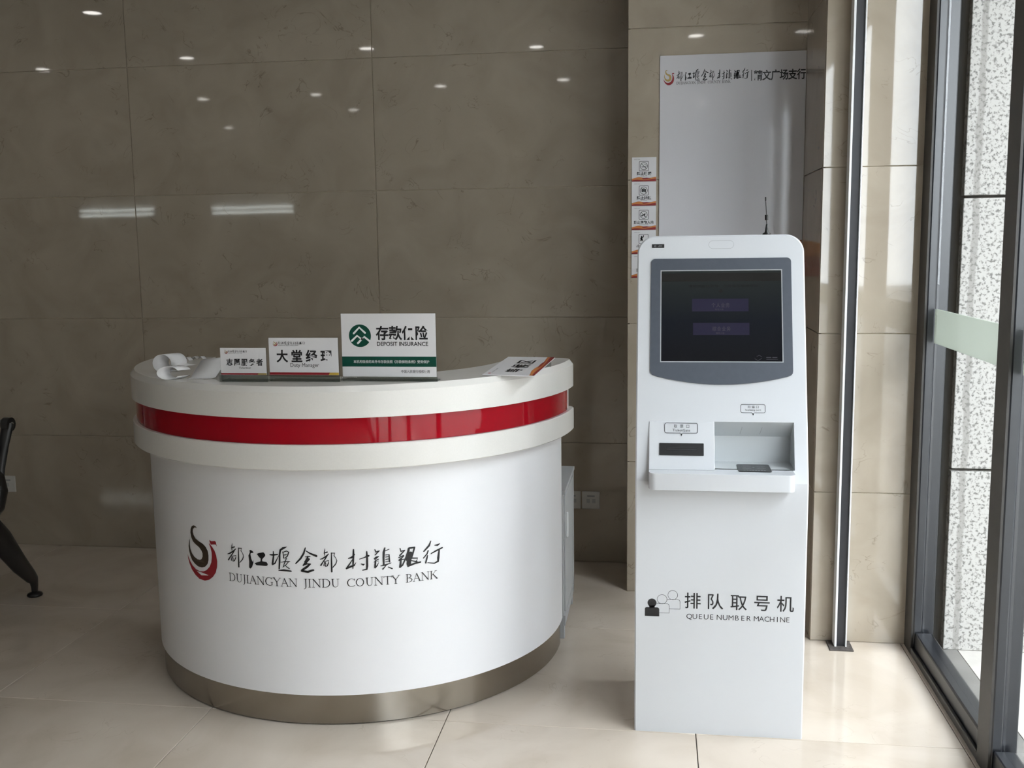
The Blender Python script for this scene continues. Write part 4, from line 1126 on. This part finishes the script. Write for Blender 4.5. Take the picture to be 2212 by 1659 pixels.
# ------------------------------------------------------------------ column of five small notices
NX0, NX1 = -0.1075, -0.0055
names = ['no smoking notice, topmost of the five small notices on the column', 'no photography notice with a camera, second from the top on the column', 'no pets notice with a dog, third from the top on the column', 'fourth small notice with a figure raising an arm, partly behind the queue machine', 'lowest of the five small notices, mostly hidden by the queue machine']
words = ['禁止吸烟', '禁止拍照', '禁止宠物入内', '小心地滑', '禁止入内']
lat = ['NO SMOKING', 'NO PHOTOS', 'NO PETS ALLOWED', 'CAUTION', 'NO ENTRY']
for k in range(5):
    zt = 1.8895 - 0.1007 * k
    zb = zt - 0.0995
    o = thing('wall_notice', ((NX0 + NX1) / 2, PY - 0.002, zb), names[k], 'notice', 'small square notices on the column')
    MB().box(NX0, NX1, PY - 0.0035, PY - 0.0004, zb, zt, 0.0003).build('board', 'card_white', o)
    nm = wall_map(PY - 0.0035, 0.0005)
    A = lambda u, v: (NX0 + u * 0.102, zb + v * 0.0995)           # u, v in 0..1 of the notice
    w_ = 0.0019
    m = MB()
    outline(m, rrect(*[A(0.305, 0)[0], A(0.685, 0)[0]], *[A(0, 0.435)[1], A(0, 0.825)[1]], 0.003, 4), w_, nm)
    cc = A(0.495, 0.63)
    if k < 3:
        outline(m, circle(*cc, 0.0148, 30), w_, nm)
        outline(m, [(cc[0] - 0.0105, cc[1] + 0.0105), (cc[0] + 0.0105, cc[1] - 0.0105)], w_, nm, False)
    if k == 0:
        m.prism([A(0.40, .585), A(0.58, .585), A(0.58, .612), A(0.40, .612)], nm, None)
        for j in range(2):
            outline(m, [A(0.585 + .02 * j, .615), A(0.585 + .02 * j, .66), A(0.55 + .02 * j, .69), A(0.50 + .02 * j, .72)], 0.0008, nm, False)
    elif k == 1:
        m.prism(rrect(A(0.405, 0)[0], A(0.585, 0)[0], A(0, .57)[1], A(0, .695)[1], 0.002, 3), nm, None).prism([A(0.45, .69), A(0.54, .69), A(0.52, .72), A(0.47, .72)], nm, None)
    elif k == 2:
        m.prism([A(.38, .62), A(.43, .64), A(.49, .645), A(.53, .68), A(.55, .705), A(.56, .68), A(.59, .665), A(.565, .655), A(.545, .62), A(.54, .585), A(.56, .55), A(.53, .55), A(.51, .60), A(.45, .60), A(.43, .55), A(.405, .555), A(.41, .605)], nm, None)
    elif k == 3:
        m.prism(circle(*A(0.415, 0.735), 0.0030, 14), nm, None)
        for st in ([(.41, .70, .006), (.41, .63, .0062), (.385, .565, .005)], [(.42, .64, .006), (.445, .57, .005)], [(.41, .69, .004), (.47, .70, .004), (.495, .765, .0045)], [(.40, .69, .004), (.375, .64, .004)]):
            ribbon(m, [(*A(a, b), w) for a, b, w in st], nm)
    m.build('pictogram', 'ink_black', o, recalc=False)
    if k == 1:
        m = MB(); outline(m, circle(*A(0.5, .63), 0.0042, 16), 0.0012, wall_map(PY - 0.0035, 0.0009)); m.build('lens_ring', 'ink_grey', o, recalc=False)
    m = MB()
    if k == 2:
        write(m, words[k], A(0.09, 0)[0], A(0.90, 0)[0], A(0, .25)[1], A(0, .385)[1], nm, bold=0.03, spread=0.0125)
    else:
        write(m, words[k], A(0.205, 0)[0], A(0.795, 0)[0], A(0, .255)[1], A(0, .40)[1], nm, bold=0.03, spread=0.0145)
    write(m, lat[k], A(0.37, 0)[0] - (0.007 if k == 2 else 0), A(0.62, 0)[0] + (0.007 if k == 2 else 0), A(0, .205)[1], A(0, .228)[1], nm, bold=0.02)
    m.build('lettering', 'ink_black', o, recalc=False)
    m = MB(); brush_name(m, nm, A(0.095, 0)[0], A(0.34, 0)[0], A(0, .895)[1], A(0, .925)[1], 1.2); m.build('bank_name', 'ink_black', o, recalc=False)
    wave_band(o, nm, NX0 + 0.0005, NX1 - 0.0005, zb + 0.0004, 0.0175)


# ------------------------------------------------------------------ wall sockets
def socket(x, z, label, ports):
    o = thing('wall_socket', (x, 4.798, z - 0.043), label, 'socket', 'white wall sockets')
    MB().box(x - 0.043, x + 0.043, 4.791, 4.7995, z - 0.043, z + 0.043, 0.0025).build('plate', 'socket_white', o)
    MB().box(x - 0.018, x + 0.018, 4.7902, 4.7925, z + 0.017, z + 0.024).build('label_window', 'ink_grey', o)
    for dx in ports:
        MB().box(x + dx - 0.0075, x + dx + 0.0075, 4.7902, 4.7925, z - 0.013, z + 0.006, 0.0005).build('port', 'cabinet_grey', o)


socket(-0.308, 0.309, 'white data socket with two ports on the back wall right of the desk', (-0.014, 0.014))
socket(-0.400, 0.309, 'white data socket half hidden by the grey side cabinet', (-0.014, 0.014))
socket(-3.360, 0.3265, 'white wall socket behind the black waiting bench', (0.0,))

# ------------------------------------------------------------------ waiting bench, only its right end is in view
BXR = -2.744
bench = thing('waiting_bench', (-3.6, 3.80, 0), 'black framed waiting bench with grey steel backs at the left edge', 'bench')


def bench_frame(x):
    # swept leg from the beam to the rear and front feet
    leg = [(x, 3.70, 0.44), (x, 3.76, 0.415), (x, 3.86, 0.31), (x, 3.96, 0.18), (x, 4.035, 0.098), (x, 4.055, 0.075), (x, 4.058, 0.045), (x, 4.056, 0.020)]
    MB().tube(leg, [0.05, 0.062, 0.058, 0.045, 0.033, 0.027, 0.021, 0.018], 14, squash=0.55).build('leg', 'cast_black', bench)
    MB().lathe([(0, 0), (0.030, 0), (0.034, 0.006), (0.030, 0.013), (0.014, 0.019), (0, 0.022)], (x, 4.056, 0)).build('foot', 'cast_black', bench)
    leg2 = [(x, 3.70, 0.44), (x, 3.62, 0.40), (x, 3.50, 0.27), (x, 3.38, 0.11), (x, 3.36, 0.075), (x, 3.357, 0.045), (x, 3.357, 0.020)]
    MB().tube(leg2, [0.05, 0.058, 0.050, 0.032, 0.027, 0.021, 0.018], 14, squash=0.55).build('leg', 'cast_black', bench)
    MB().lathe([(0, 0), (0.030, 0), (0.034, 0.006), (0.030, 0.013), (0.014, 0.019), (0, 0.022)], (x, 3.357, 0)).build('foot', 'cast_black', bench)


def bench_arm(x):
    # looped armrest casting and the upright that carries the back
    up_ = [(x, 3.86, 0.535), (x, 3.885, 0.62), (x, 3.925, 0.72), (x, 3.962, 0.800)]
    MB().tube(up_, [0.024, 0.022, 0.023, 0.026], 12, squash=0.7).build('back_upright', 'cast_black', bench)
    MB().prism(circle(0, 0, 0.030, 20), lambda u, v: Vector((x + 0.016, 3.962 + u, 0.797 + v)), lambda u, v: Vector((x - 0.016, 3.962 + u, 0.797 + v)), True).build('back_knuckle', 'cast_black', bench)
    MB().prism(circle(0, 0, 0.010, 14), lambda u, v: Vector((x + 0.018, 3.966 + u, 0.797 + v)), lambda u, v: Vector((x + 0.012, 3.966 + u, 0.797 + v)), True).build('bolt', 'aluminium', bench)
    MB().tube([(x, 3.70, 0.44), (x, 3.78, 0.43), (x, 3.852, 0.465), (x, 3.880, 0.525), (x, 3.868, 0.585), (x, 3.80, 0.625), (x, 3.66, 0.640), (x, 3.50, 0.642), (x, 3.43, 0.62), (x, 3.44, 0.56), (x, 3.50, 0.49)], [0.036, 0.036, 0.034, 0.034, 0.033, 0.028, 0.024, 0.024, 0.024, 0.024, 0.03], 12, squash=0.75).build('armrest', 'cast_black', bench)


MB().box(-4.50, BXR, 3.665, 3.735, 0.40, 0.47, 0.006).build('beam', 'cast_black', bench)
for x in (BXR - 0.01, -4.46):
    bench_frame(x); bench_arm(x)
for k in range(3):
    xa = BXR - 0.055 - 0.575 * k
    xb = xa - 0.50
    prof = [(3.42, 0.452), (3.46, 0.468), (3.60, 0.462), (3.76, 0.445), (3.83, 0.455), (3.868, 0.52), (3.905, 0.66), (3.945, 0.795), (3.960, 0.822), (3.972, 0.806)]
    st = MB(); nn = len(prof)
    st.add([(xb, y, z) for y, z in prof] + [(xa, y, z) for y, z in prof], [(i, i + 1, nn + i + 1, nn + i) for i in range(nn - 1)], True)
    so = solidify(st.build('seat_shell', 'bench_steel', bench, 'grey steel seat and back'), 0.004)
    MB().tube([(xa, y, z) for y, z in prof], 0.009, 8).build('edge_rail', 'bench_steel', bench)
    MB().tube([(xb, y, z) for y, z in prof], 0.009, 8).build('edge_rail', 'bench_steel', bench)
